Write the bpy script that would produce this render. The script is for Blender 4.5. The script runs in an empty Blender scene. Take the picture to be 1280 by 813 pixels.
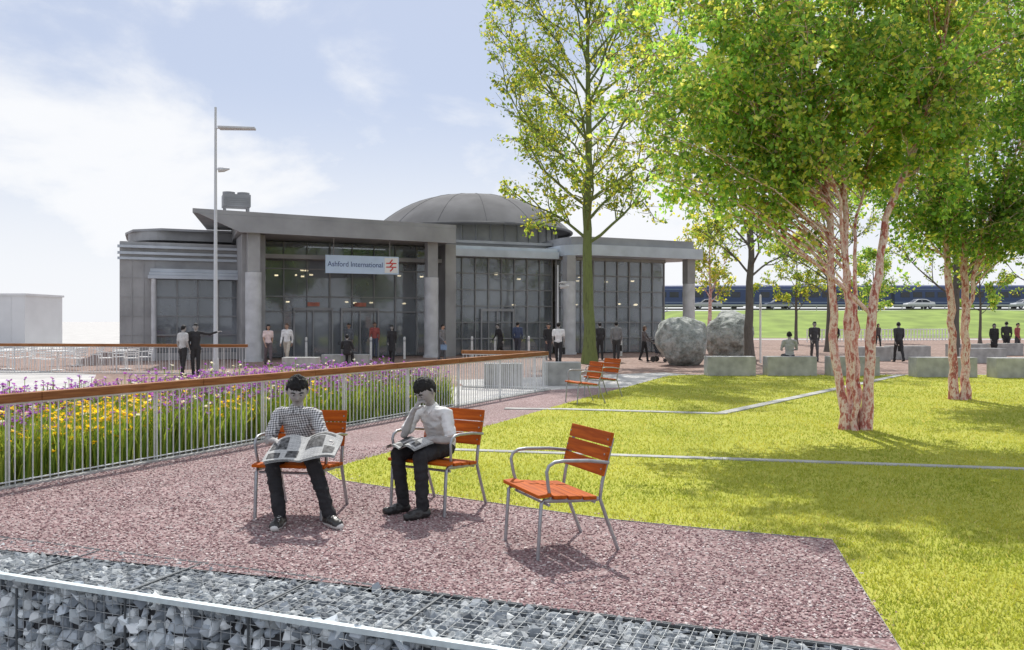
import bpy, math, random
import numpy as np
from mathutils import Vector, Matrix, noise as mnoise

random.seed(7)
RNG = np.random.default_rng(11)
scene = bpy.context.scene
COL = scene.collection

# ------------------------------------------------------------------ helpers
class MB:
    def __init__(s):
        s.V=[]; s.n=0; s.F=[]; s.M=[]; s.C=[]; s.hascol=False
    def add(s, v, f, mat=0, col=None):
        v=np.asarray(v,dtype=np.float64).reshape(-1,3); f=np.asarray(f,dtype=np.int64)
        if f.ndim==1: f=f.reshape(1,-1)
        s.V.append(v); s.F.append(f+s.n); s.n+=len(v)
        if np.isscalar(mat): s.M.append(np.full(len(f),mat,dtype=np.int32))
        else: s.M.append(np.asarray(mat,dtype=np.int32))
        if col is None: s.C.append(np.ones((len(v),3)))
        else:
            s.hascol=True; c=np.asarray(col,dtype=float)
            if c.ndim==1: c=np.tile(c,(len(v),1))
            s.C.append(c)
    def box(s,c,size,rz=0.0,mat=0,M=None,col=None):
        hx,hy,hz=[a/2 for a in size]
        v=np.array([[x,y,z] for z in(-hz,hz) for y in(-hy,hy) for x in(-hx,hx)])
        if M is not None: v=v@np.array(M.to_3x3()).T
        if rz:
            cs,sn=math.cos(rz),math.sin(rz); v=v@np.array([[cs,sn,0],[-sn,cs,0],[0,0,1]])
        v=v+np.array(c)
        s.add(v,[[0,2,3,1],[4,5,7,6],[0,1,5,4],[2,6,7,3],[0,4,6,2],[1,3,7,5]],mat,col)
    def b2(s,x0,x1,y0,y1,z0,z1,mat=0):
        s.box(((x0+x1)/2,(y0+y1)/2,(z0+z1)/2),(x1-x0,y1-y0,z1-z0),mat=mat)
    def beam(s,p0,p1,w,h,mat=0,up=(0,0,1)):
        p0=np.array(p0,float);p1=np.array(p1,float);d=p1-p0;L=np.linalg.norm(d);d/=L
        a=np.cross(d,up)
        if np.linalg.norm(a)<1e-4: a=np.cross(d,(0,1,0))
        a/=np.linalg.norm(a); b=np.cross(a,d)
        v=[p+a*x*w/2+b*y*h/2 for p in(p0,p1) for y in(-1,1) for x in(-1,1)]
        s.add(v,[[0,1,3,2],[4,6,7,5],[0,4,5,1],[2,3,7,6],[0,2,6,4],[1,5,7,3]],mat)
    def tube(s,pts,rad,n=6,mat=0,caps=True,flat=1.0,side=None):
        pts=np.array(pts,float);k=len(pts)
        rad=np.full(k,rad,float) if np.isscalar(rad) else np.array(rad,float)
        t=np.gradient(pts,axis=0); t/= (np.linalg.norm(t,axis=1)[:,None]+1e-9)
        ref=np.array([0.31,0.95,0.05]) if side is None else np.array(side,float)
        if side is None and abs(np.dot(t[0],ref))>0.8: ref=np.array([1.0,0.1,0.2])
        a=ref-(t@ref)[:,None]*t; a/= (np.linalg.norm(a,axis=1)[:,None]+1e-9)
        b=np.cross(t,a)
        th=np.arange(n)*2*math.pi/n
        v=pts[:,None,:]+rad[:,None,None]*(a[:,None,:]*np.cos(th)[None,:,None]*flat+b[:,None,:]*np.sin(th)[None,:,None])
        i=np.arange(k-1)[:,None]*n; j=np.arange(n)[None,:]; j2=(j+1)%n
        f=np.stack([i+j,i+j2,i+n+j2,i+n+j],-1).reshape(-1,4)
        s.add(v.reshape(-1,3),f,mat)
        if caps:
            s.add(v[0],[list(range(n))[::-1]],mat); s.add(v[-1],[list(range(n))],mat)
    def cyl(s,p0,p1,r0,r1=None,n=16,mat=0):
        s.tube([p0,p1],[r0,r0 if r1 is None else r1],n,mat)
    def prism(s,poly,z0,z1,mat=0,zt=None):
        n=len(poly)
        v=[(x,y,z0) for x,y in poly]+[(x,y,z1) for x,y in poly]
        s.add(v,[list(range(n))[::-1]],mat); 
        base=s.n-2*n
        s.F.append(np.array([list(range(n,2*n))])+base); s.M.append(np.array([mat],dtype=np.int32))
        q=np.array([[i,(i+1)%n,n+(i+1)%n,n+i] for i in range(n)])+base
        s.F.append(q); s.M.append(np.full(n,mat,dtype=np.int32))
    def mesh(s,name,mats,smooth=False):
        V=np.concatenate(s.V); me=bpy.data.meshes.new(name)
        me.vertices.add(len(V)); me.vertices.foreach_set('co',V.ravel())
        loops=np.concatenate([f.ravel() for f in s.F]); tot=np.concatenate([np.full(len(f),f.shape[1]) for f in s.F])
        st=np.concatenate([[0],np.cumsum(tot)[:-1]])
        me.loops.add(len(loops)); me.loops.foreach_set('vertex_index',loops.astype(np.int32))
        me.polygons.add(len(tot)); me.polygons.foreach_set('loop_start',st.astype(np.int32)); me.polygons.foreach_set('loop_total',tot.astype(np.int32))
        for m in mats: me.materials.append(m)
        me.polygons.foreach_set('material_index',np.concatenate(s.M))
        me.polygons.foreach_set('use_smooth',np.full(len(tot),smooth))
        me.update(calc_edges=True)
        if s.hascol:
            at=me.color_attributes.new('Col','FLOAT_COLOR','POINT')
            C=np.concatenate(s.C); C=np.concatenate([C,np.ones((len(C),1))],1)
            at.data.foreach_set('color',C.ravel())
        return me
    def obj(s,name,mats,parent=None,smooth=False,bevel=0,loc=None):
        if not isinstance(mats,(list,tuple)): mats=[mats]
        o=bpy.data.objects.new(name,s.mesh(name,mats,smooth)); COL.objects.link(o)
        if parent: o.parent=parent
        if loc: o.location=loc
        if bevel:
            m=o.modifiers.new('bev','BEVEL'); m.width=bevel; m.segments=2; m.limit_method='ANGLE'
        return o

def empty(name,loc=(0,0,0),rz=0,sc=1):
    e=bpy.data.objects.new(name,None); COL.objects.link(e); e.location=loc; e.rotation_euler=(0,0,rz); e.scale=(sc,)*3
    e.empty_display_size=0.2
    return e

# ------------------------------------------------------------------ materials
_mc={}
def nmat(name):
    m=bpy.data.materials.new(name); m.use_nodes=True; nt=m.node_tree
    return m,nt,nt.nodes['Principled BSDF']
def N(nt,t,**k):
    n=nt.nodes.new(t)
    for a,b in k.items(): setattr(n,a,b)
    return n
def ramp(nt,stops):
    r=N(nt,'ShaderNodeValToRGB'); e=r.color_ramp.elements
    while len(e)<len(stops): e.new(0.5)
    for i,(p,c) in enumerate(stops): e[i].position=p; e[i].color=(*c,1)
    return r
def mat(name,c,rough=0.6,metal=0,var=0.15,scale=8,bump=0.0,bscale=60,coord='Object',spec=0.5):
    if name in _mc: return _mc[name]
    m,nt,p=nmat(name); L=nt.links.new
    tc=N(nt,'ShaderNodeTexCoord'); nz=N(nt,'ShaderNodeTexNoise'); nz.inputs['Scale'].default_value=scale; nz.inputs['Detail'].default_value=6
    L(tc.outputs[coord],nz.inputs['Vector'])
    lo=tuple(x*(1-var) for x in c); hi=tuple(min(1,x*(1+var)) for x in c)
    r=ramp(nt,[(0.3,lo),(0.7,hi)]); L(nz.outputs['Fac'],r.inputs['Fac']); L(r.outputs['Color'],p.inputs['Base Color'])
    p.inputs['Roughness'].default_value=rough; p.inputs['Metallic'].default_value=metal
    p.inputs['Specular IOR Level'].default_value=spec
    if bump:
        n2=N(nt,'ShaderNodeTexNoise'); n2.inputs['Scale'].default_value=bscale; n2.inputs['Detail'].default_value=8
        L(tc.outputs[coord],n2.inputs['Vector']); b=N(nt,'ShaderNodeBump'); b.inputs['Strength'].default_value=bump; b.inputs['Distance'].default_value=0.02
        L(n2.outputs['Fac'],b.inputs['Height']); L(b.outputs['Normal'],p.inputs['Normal'])
    _mc[name]=m; return m

def gravel_mat(name,cols,scale,bumpd=0.012,patch=0.5):
    m,nt,p=nmat(name); L=nt.links.new
    tc=N(nt,'ShaderNodeTexCoord')
    v=N(nt,'ShaderNodeTexVoronoi'); v.inputs['Scale'].default_value=scale; L(tc.outputs['Object'],v.inputs['Vector'])
    sep=N(nt,'ShaderNodeSeparateColor'); L(v.outputs['Color'],sep.inputs['Color'])
    n=len(cols); r=ramp(nt,[(i/(n-1),c) for i,c in enumerate(cols)]); L(sep.outputs[0],r.inputs['Fac'])
    nz=N(nt,'ShaderNodeTexNoise'); nz.inputs['Scale'].default_value=patch; nz.inputs['Detail'].default_value=9; nz.inputs['Roughness'].default_value=0.65; L(tc.outputs['Object'],nz.inputs['Vector'])
    mr=N(nt,'ShaderNodeMapRange'); mr.inputs[1].default_value=0.3; mr.inputs[2].default_value=0.7; mr.inputs[3].default_value=0.78; mr.inputs[4].default_value=1.18; L(nz.outputs['Fac'],mr.inputs[0])
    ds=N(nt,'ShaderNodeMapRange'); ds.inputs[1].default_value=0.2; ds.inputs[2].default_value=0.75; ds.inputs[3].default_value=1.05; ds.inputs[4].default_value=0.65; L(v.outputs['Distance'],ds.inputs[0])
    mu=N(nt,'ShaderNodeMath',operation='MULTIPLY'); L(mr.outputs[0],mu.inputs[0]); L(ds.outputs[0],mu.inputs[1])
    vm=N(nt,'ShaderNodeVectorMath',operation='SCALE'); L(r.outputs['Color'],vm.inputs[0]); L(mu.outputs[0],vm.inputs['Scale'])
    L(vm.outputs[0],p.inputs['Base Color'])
    b=N(nt,'ShaderNodeBump',invert=True); b.inputs['Strength'].default_value=0.7; b.inputs['Distance'].default_value=bumpd; L(v.outputs['Distance'],b.inputs['Height']); L(b.outputs['Normal'],p.inputs['Normal'])
    p.inputs['Roughness'].default_value=0.85; p.inputs['Specular IOR Level'].default_value=0.25
    return m

def leaf_mat(name,trans=0.5):
    m=bpy.data.materials.new(name); m.use_nodes=True; nt=m.node_tree; nt.nodes.clear(); L=nt.links.new
    at=N(nt,'ShaderNodeAttribute',attribute_name='Col')
    d=N(nt,'ShaderNodeBsdfPrincipled'); d.inputs['Roughness'].default_value=0.5; d.inputs['Specular IOR Level'].default_value=0.3
    t=N(nt,'ShaderNodeBsdfTranslucent'); mx=N(nt,'ShaderNodeMixShader'); mx.inputs[0].default_value=trans
    sc=N(nt,'ShaderNodeVectorMath',operation='MULTIPLY'); sc.inputs[1].default_value=(1.35,1.25,0.8)
    L(at.outputs['Color'],d.inputs['Base Color']); L(at.outputs['Color'],sc.inputs[0]); L(sc.outputs[0],t.inputs['Color'])
    o=N(nt,'ShaderNodeOutputMaterial'); L(d.outputs[0],mx.inputs[1]); L(t.outputs[0],mx.inputs[2]); L(mx.outputs[0],o.inputs[0])
    return m
def col_mat(name,rough=0.8):
    m,nt,p=nmat(name); at=N(nt,'ShaderNodeAttribute',attribute_name='Col'); nt.links.new(at.outputs['Color'],p.inputs['Base Color']); p.inputs['Roughness'].default_value=rough; p.inputs['Specular IOR Level'].default_value=0.3
    return m

M_leaf=leaf_mat('leaf_material',0.58); M_blade=leaf_mat('grass_blade_material',0.45); M_col=col_mat('stone_colour_material')
def wood_mat(name,c,c2,scale=30,axis=(1,12,12)):
    m,nt,p=nmat(name); L=nt.links.new
    tc=N(nt,'ShaderNodeTexCoord'); mp=N(nt,'ShaderNodeMapping'); mp.inputs['Scale'].default_value=axis; L(tc.outputs['Object'],mp.inputs[0])
    nz=N(nt,'ShaderNodeTexNoise'); nz.inputs['Scale'].default_value=scale/10; nz.inputs['Detail'].default_value=8; L(mp.outputs[0],nz.inputs['Vector'])
    r=ramp(nt,[(0.3,c2),(0.65,c)]); L(nz.outputs['Fac'],r.inputs['Fac']); L(r.outputs['Color'],p.inputs['Base Color'])
    b=N(nt,'ShaderNodeBump'); b.inputs['Strength'].default_value=0.25; b.inputs['Distance'].default_value=0.004; L(nz.outputs['Fac'],b.inputs['Height']); L(b.outputs['Normal'],p.inputs['Normal'])
    p.inputs['Roughness'].default_value=0.6; p.inputs['Specular IOR Level'].default_value=0.15
    return m
M_orange=wood_mat('orange_stained_wood',(0.52,0.115,0.010),(0.30,0.055,0.006))
M_rail=wood_mat('rail_timber',(0.33,0.145,0.055),(0.18,0.07,0.028),axis=(1,1,14))
M_steel=mat('galvanised_steel',(0.36,0.37,0.39),0.42,0.6,0.12,25)
M_bar=mat('railing_bar_steel',(0.66,0.68,0.70),0.45,0.1,0.1,25)
M_conc=mat('pale_concrete',(0.40,0.40,0.39),0.85,0,0.25,3,0.35,90)
M_white=mat('white_paint',(0.78,0.78,0.77),0.5,0,0.04,8)

# ------------------------------------------------------------------ ground
g=np.array([0.9332,-0.3593]); gn=np.array([0.3593,0.9332]); gp=np.array([-0.68,5.75])   # gabion back line
def paving_mat():
    m,nt,p=nmat('paving_slabs'); L=nt.links.new
    tc=N(nt,'ShaderNodeTexCoord'); br=N(nt,'ShaderNodeTexBrick'); br.inputs['Scale'].default_value=1.0
    br.inputs['Color1'].default_value=(0.50,0.49,0.475,1); br.inputs['Color2'].default_value=(0.43,0.42,0.41,1); br.inputs['Mortar'].default_value=(0.31,0.30,0.29,1)
    br.inputs['Brick Width'].default_value=0.9; br.inputs['Row Height'].default_value=0.6; br.inputs['Mortar Size'].default_value=0.008
    L(tc.outputs['Object'],br.inputs['Vector'])
    nz=N(nt,'ShaderNodeTexNoise'); nz.inputs['Scale'].default_value=0.6; nz.inputs['Detail'].default_value=8; L(tc.outputs['Object'],nz.inputs['Vector'])
    mr=N(nt,'ShaderNodeMapRange'); mr.inputs[1].default_value=0.3; mr.inputs[2].default_value=0.7; mr.inputs[3].default_value=0.85; mr.inputs[4].default_value=1.15; L(nz.outputs['Fac'],mr.inputs[0])
    vm=N(nt,'ShaderNodeVectorMath',operation='SCALE'); L(br.outputs['Color'],vm.inputs[0]); L(mr.outputs[0],vm.inputs['Scale']); L(vm.outputs[0],p.inputs['Base Color'])
    p.inputs['Roughness'].default_value=0.8
    return m
M_pave=paving_mat()
def sheet(name,pts,z,m):
    b=MB(); b.add([(x,y,z) for x,y in pts],[list(range(len(pts)))]); return b.obj(name,m)
S=2500
A=gp-g*S; B=gp+g*S
sheet('ground',[tuple(A),tuple(B),tuple(B+gn*S),tuple(A+gn*S)],0.0,M_pave)
sheet('lower_ground',[(-S,-S),(S,-S),(S,S),(-S,S)],-1.2,mat('lower_ground_asphalt',(0.09,0.09,0.09),0.9,0,0.2,1.5,0.4,120))

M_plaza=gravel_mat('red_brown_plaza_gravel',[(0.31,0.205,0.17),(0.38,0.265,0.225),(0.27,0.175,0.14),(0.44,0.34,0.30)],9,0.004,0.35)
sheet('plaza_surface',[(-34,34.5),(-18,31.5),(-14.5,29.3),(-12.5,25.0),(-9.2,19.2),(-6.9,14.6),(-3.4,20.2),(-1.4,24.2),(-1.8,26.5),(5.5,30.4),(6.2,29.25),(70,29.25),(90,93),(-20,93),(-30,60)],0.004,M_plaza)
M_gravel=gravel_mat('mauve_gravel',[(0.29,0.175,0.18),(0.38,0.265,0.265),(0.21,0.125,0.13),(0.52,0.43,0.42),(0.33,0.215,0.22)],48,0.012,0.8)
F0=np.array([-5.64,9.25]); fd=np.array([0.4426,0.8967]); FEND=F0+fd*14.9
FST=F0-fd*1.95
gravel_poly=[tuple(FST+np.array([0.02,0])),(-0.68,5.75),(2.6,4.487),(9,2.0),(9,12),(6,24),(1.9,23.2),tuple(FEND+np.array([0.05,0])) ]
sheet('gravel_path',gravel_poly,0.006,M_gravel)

lawn_poly=[(2.17,4.66),(2.70,7.09),(1.75,7.45),(0.89,7.83),(-0.67,8.83),(-2.0,9.75),(-2.28,10.3),(-2.1,10.95),(-0.36,14.94),(1.7,20.1),(3.79,24.9),(5.2,28.2),(5.9,28.9),(45,28.9),(45,-11.8)]
def grass_mat():
    m,nt,p=nmat('lawn_grass'); L=nt.links.new
    tc=N(nt,'ShaderNodeTexCoord')
    n1=N(nt,'ShaderNodeTexNoise'); n1.inputs['Scale'].default_value=0.55; n1.inputs['Detail'].default_value=9; n1.inputs['Roughness'].default_value=0.7; L(tc.outputs['Object'],n1.inputs['Vector'])
    n2=N(nt,'ShaderNodeTexNoise'); n2.inputs['Scale'].default_value=45; n2.inputs['Detail'].default_value=4; L(tc.outputs['Object'],n2.inputs['Vector'])
    mp=N(nt,'ShaderNodeMath',operation='MULTIPLY_ADD'); mp.inputs[1].default_value=0.4; L(n2.outputs['Fac'],mp.inputs[0])
    m2=N(nt,'ShaderNodeMath',operation='MULTIPLY'); m2.inputs[1].default_value=0.6; L(n1.outputs['Fac'],m2.inputs[0]); L(m2.outputs[0],mp.inputs[2])
    r=ramp(nt,[(0.32,(0.22,0.26,0.035)),(0.48,(0.37,0.39,0.06)),(0.66,(0.47,0.46,0.10))]); L(mp.outputs[0],r.inputs['Fac']); L(r.outputs['Color'],p.inputs['Base Color'])
    b=N(nt,'ShaderNodeBump'); b.inputs['Strength'].default_value=0.5; b.inputs['Distance'].default_value=0.015; L(n2.outputs['Fac'],b.inputs['Height']); L(b.outputs['Normal'],p.inputs['Normal'])
    p.inputs['Roughness'].default_value=0.9; p.inputs['Specular IOR Level'].default_value=0.15
    return m
M_grass=grass_mat()
sheet('lawn',lawn_poly,0.012,M_grass)

def inpoly(P,poly):
    x,y=P[:,0],P[:,1]; ins=np.zeros(len(P),bool); n=len(poly)
    for i in range(n):
        x1,y1=poly[i]; x2,y2=poly[(i+1)%n]
        c=((y1>y)!=(y2>y)); 
        with np.errstate(divide='ignore',invalid='ignore'):
            xi=(x2-x1)*(y-y1)/(y2-y1+1e-12)+x1
        ins^= c&(x<xi)
    return ins
def strip_dist(P,a,b):
    a=np.array(a);b=np.array(b);d=b-a;t=np.clip(((P-a)@d)/(d@d),0,1);return np.linalg.norm(P-(a+t[:,None]*d),axis=1)
EDG=[((-1.55,12.17),(9.5,9.75),0.22),((-0.1,17.7),(1.0,17.55),0.3),((1.0,17.55),(4.15,16.7),0.3),((4.15,16.7),(13.3,28.7),0.3)]
n=200000
Y=4.7*np.exp(RNG.random(n)*math.log(28.8/4.7)); X=(RNG.random(n)*1.35-0.5)*Y*0.95
P=np.stack([X,Y],1); k=inpoly(P,lawn_poly)
for a,b,w in EDG: k&=strip_dist(P,a,b)>w/2
P=P[k]; n=len(P)
h=(0.012+0.022*RNG.random(n))*(1+0.02*P[:,1]); th=RNG.random(n)*6.283; w=0.0032+0.0004*P[:,1]
ln=RNG.normal(0,0.5,(n,2))*h[:,None]
v=np.zeros((n,3,3)); base=np.concatenate([P,np.full((n,1),0.012)],1)
dx=np.stack([np.cos(th)*w,np.sin(th)*w,np.zeros(n)],1)
v[:,0]=base-dx; v[:,1]=base+dx; v[:,2]=base; v[:,2,:2]+=ln; v[:,2,2]+=h
c1=np.array([0.26,0.33,0.045]);c2=np.array([0.52,0.52,0.11]);c3=np.array([0.66,0.6,0.24])
pn=np.array([mnoise.noise(Vector((a*0.7,b_*0.7,0)))+0.5*mnoise.noise(Vector((a*2.1,b_*2.1,5))) for a,b_ in P])
t=np.clip(RNG.random(n)*0.7+0.15+pn*0.6,0,1)[:,None]; cc=c1*(1-t)+c2*t; cc[RNG.random(n)<0.06]=c3
b=MB(); b.add(v.reshape(-1,3),np.arange(3*n).reshape(-1,3),0,np.repeat(cc,3,0)); b.obj('lawn_grass_blades',M_blade)

def strip(name,pts,w,z):
    b=MB(); 
    for i in range(len(pts)-1):
        a=np.array(pts[i],float);c=np.array(pts[i+1],float);d=(c-a)/np.linalg.norm(c-a);nn=np.array([-d[1],d[0]])*w/2
        zz=z+0.004*i
        b.prism([tuple(a-nn-d*0.05),tuple(c-nn+d*0.05),tuple(c+nn+d*0.05),tuple(a+nn-d*0.05)],0.0,zz)
    b.obj(name,M_conc)
strip('stone_edging',[(-1.55,12.17),(9.5,9.75)],0.16,0.025)
strip('stone_edging',[(-0.1,17.7),(1.0,17.55),(4.15,16.7),(13.3,28.7)],0.24,0.025)
b=MB()
lp=lawn_poly[:12]
for i in range(len(lp)-1): b.beam((*lp[i],0.008),(*lp[i+1],0.008),0.005,0.012)
b.obj('lawn_edging',M_steel)

# ------------------------------------------------------------------ stones
phi=(1+5**.5)/2
ICO=np.array([(-1,phi,0),(1,phi,0),(-1,-phi,0),(1,-phi,0),(0,-1,phi),(0,1,phi),(0,-1,-phi),(0,1,-phi),(phi,0,-1),(phi,0,1),(-phi,0,-1),(-phi,0,1)])/1.9
ICF=np.array([(0,11,5),(0,5,1),(0,1,7),(0,7,10),(0,10,11),(1,5,9),(5,11,4),(11,10,2),(10,7,6),(7,1,8),(3,9,4),(3,4,2),(3,2,6),(3,6,8),(3,8,9),(4,9,5),(2,4,11),(6,2,10),(8,6,7),(9,8,1)])
OCT=np.array([(1,0,0),(-1,0,0),(0,1,0),(0,-1,0),(0,0,1),(0,0,-1)],float); OCF=np.array([(0,2,4),(2,1,4),(1,3,4),(3,0,4),(2,0,5),(1,2,5),(3,1,5),(0,3,5)])
def rand_rot(n):
    q=RNG.normal(size=(n,4)); q/=np.linalg.norm(q,axis=1)[:,None]; w,x,y,z=q.T
    return np.stack([np.stack([1-2*(y*y+z*z),2*(x*y-z*w),2*(x*z+y*w)],1),np.stack([2*(x*y+z*w),1-2*(x*x+z*z),2*(y*z-x*w)],1),np.stack([2*(x*z-y*w),2*(y*z+x*w),1-2*(x*x+y*y)],1)],1)
def stones(b,P,size,cols,T=ICO,TF=ICF,flat=None,jit=0.25):
    n=len(P); V=T[None]*(1+RNG.normal(0,jit,(n,len(T),1)))*(size[:,None,None]*(0.6+0.6*RNG.random((n,1,3))))
    V=np.einsum('nij,nkj->nki',rand_rot(n),V)
    if flat is not None: V=V*flat
    V=V+P[:,None,:]
    F=(TF[None]+np.arange(n)[:,None,None]*len(T)).reshape(-1,3)
    b.add(V.reshape(-1,3),F,0,np.repeat(cols,len(T),0))
n=60000
Yg=4.9+RNG.random(n)**1.3*7.5; Xg=(RNG.random(n)*1.25-0.66)*Yg*1.0
P=np.stack([Xg,Yg],1)
k=inpoly(P,gravel_poly)&~inpoly(P,lawn_poly)
P=P[k];n=len(P)
# a few stray stones kicked on to the grass margin
ns=350; ii=RNG.integers(0,6,ns); tt_=RNG.random((ns,1)); lpn=np.array(lawn_poly[:7]); Ps=lpn[ii]*(1-tt_)+lpn[ii+1]*tt_+np.abs(RNG.normal(0,0.09,(ns,2)))
P=np.concatenate([P,Ps]); n=len(P)
pal=np.array([(0.33,0.205,0.21),(0.43,0.31,0.305),(0.22,0.13,0.135),(0.62,0.54,0.52),(0.37,0.24,0.24)])
b=MB(); stones(b,np.concatenate([P,np.full((n,1),0.010)],1),0.008+0.008*RNG.random(n),pal[RNG.integers(0,5,n)]*(0.85+0.3*RNG.random((n,1))),OCT,OCF,np.array([1,1,0.6]))
b.obj('loose_gravel',M_col)

# gabion wall
gab=empty('gabion_wall',(gp[0],gp[1],0),math.atan2(g[1],g[0]))
GW=0.74; LX0,LX1=-7.5,6.0
b=MB(); b.b2(LX0,LX1,-GW+0.06,0.0,-1.2,-0.05); b.obj('core_fill',mat('gabion_core',(0.05,0.05,0.055),0.9),gab)
gpal=np.array([(0.42,0.46,0.50),(0.55,0.59,0.61),(0.30,0.335,0.37),(0.72,0.75,0.76),(0.17,0.19,0.215),(0.48,0.51,0.53)])
def grid(nx,ny,x0,x1,y0,y1,j):
    gx,gy=np.meshgrid(np.linspace(x0,x1,nx),np.linspace(y0,y1,ny)); p=np.stack([gx.ravel(),gy.ravel()],1)
    return p+RNG.normal(0,j,p.shape)
b=MB()
for lay,zz in ((0,-0.055),(1,-0.030)):
    p=grid(235,13,LX0,LX1,-GW+0.04,-0.03,0.015); n=len(p)
    stones(b,np.concatenate([p,(zz+RNG.normal(0,0.006,(n,1)))],1),0.028+0.016*RNG.random(n),gpal[RNG.integers(0,6,n)]*(0.5+0.4*RNG.random((n,1))))
p=grid(175,16,LX0,LX1,-1.18,-0.05,0.018); n=len(p)
stones(b,np.stack([p[:,0],-GW+0.045+RNG.normal(0,0.008,n),p[:,1]],1),0.040+0.024*RNG.random(n),gpal[RNG.integers(0,6,n)]*(0.95+0.6*RNG.random((n,1))))  # front stones coloured lighter than the top to offset their backlit shade
b.obj('stone_fill',M_col,gab)
b=MB()
x=LX0
while x<LX1:
    b.beam((x,-GW,0.004),(x,0,0.004),0.0025,0.0025); b.beam((x,-GW,-1.2),(x,-GW,0.0),0.0035,0.0035); x+=0.0765
for i in range(11): b.beam((LX0,-GW+i*0.074,0.0075),(LX1,-GW+i*0.074,0.0075),0.0025,0.0025)
for i in range(1,16): b.beam((LX0,-GW-0.003,-i*0.075),(LX1,-GW-0.003,-i*0.075),0.0035,0.0035)
b.obj('wire_mesh',mat('galvanised_wire',(0.45,0.47,0.48),0.5,0.3),gab)
b=MB()
b.box((( LX0+LX1)/2,-GW-0.008,0.0),(LX1-LX0,0.045,0.035))
b.obj('edge_bar',mat('pale_galvanised_edge',(0.66,0.74,0.76),0.45,0.1,0.12,14),gab)
b=MB()
x=LX0+0.6
while x<LX1: b.box((x,-GW/2,0.008),(0.016,GW-0.05,0.012)); b.box((x,-GW-0.004,-0.6),(0.014,0.01,1.16)); x+=1.02
b.box(((LX0+LX1)/2,0.01,0.0),(LX1-LX0,0.012,0.026))
b.obj('cage_joints',mat('dark_wire_joint',(0.10,0.11,0.12),0.6,0.3),gab)

# ------------------------------------------------------------------ railings
def railing(name,a,bb,H=1.04,sp=0.105,post=2.0):
    a=np.array(a,float);bb=np.array(bb,float);L=np.linalg.norm(bb-a);d=(bb-a)/L
    e=empty(name,(a[0],a[1],0),math.atan2(d[1],d[0]))
    m=MB(); x=0.0
    while x<L-0.05:
        x1=min(x+2.4,L); m.box(((x+x1)/2,0,H-0.045),(x1-x-0.006,0.13,0.10)); x=x1
    m.obj('timber_handrail',M_rail,e,bevel=0.008)
    m=MB(); m.b2(0.01,L-0.01,-0.02,0.02,H-0.12,H-0.098); m.b2(0.01,L-0.01,-0.015,0.015,0.06,0.07)
    nb=int(L/sp)
    for i in range(nb+1):
        x=min(i*sp+0.02,L-0.02); m.b2(x-0.004,x+0.004,-0.008,0.008,0.0,H-0.1201)
    m.obj('vertical_bars',M_bar,e)
    m=MB(); x=0.06
    while x<L: m.b2(x-0.014,x-0.005,-0.016,0.018,0,H-0.121); x+=post
    m.obj('posts',M_bar,e)
    m=MB(); m.b2(0,L,-0.10,0.02,0.0,0.03); m.obj('base_kerb',M_conc,e)
    return e
railing('metal_railing',FST,FEND)
railing('metal_railing',(-24,31.2),(-9.2,29.2),1.05,0.11)
e2=FEND+np.array([-0.06,0.12]); railing('metal_railing',e2,e2+np.array([-2.3,0.9]),1.04,0.105)

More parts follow.
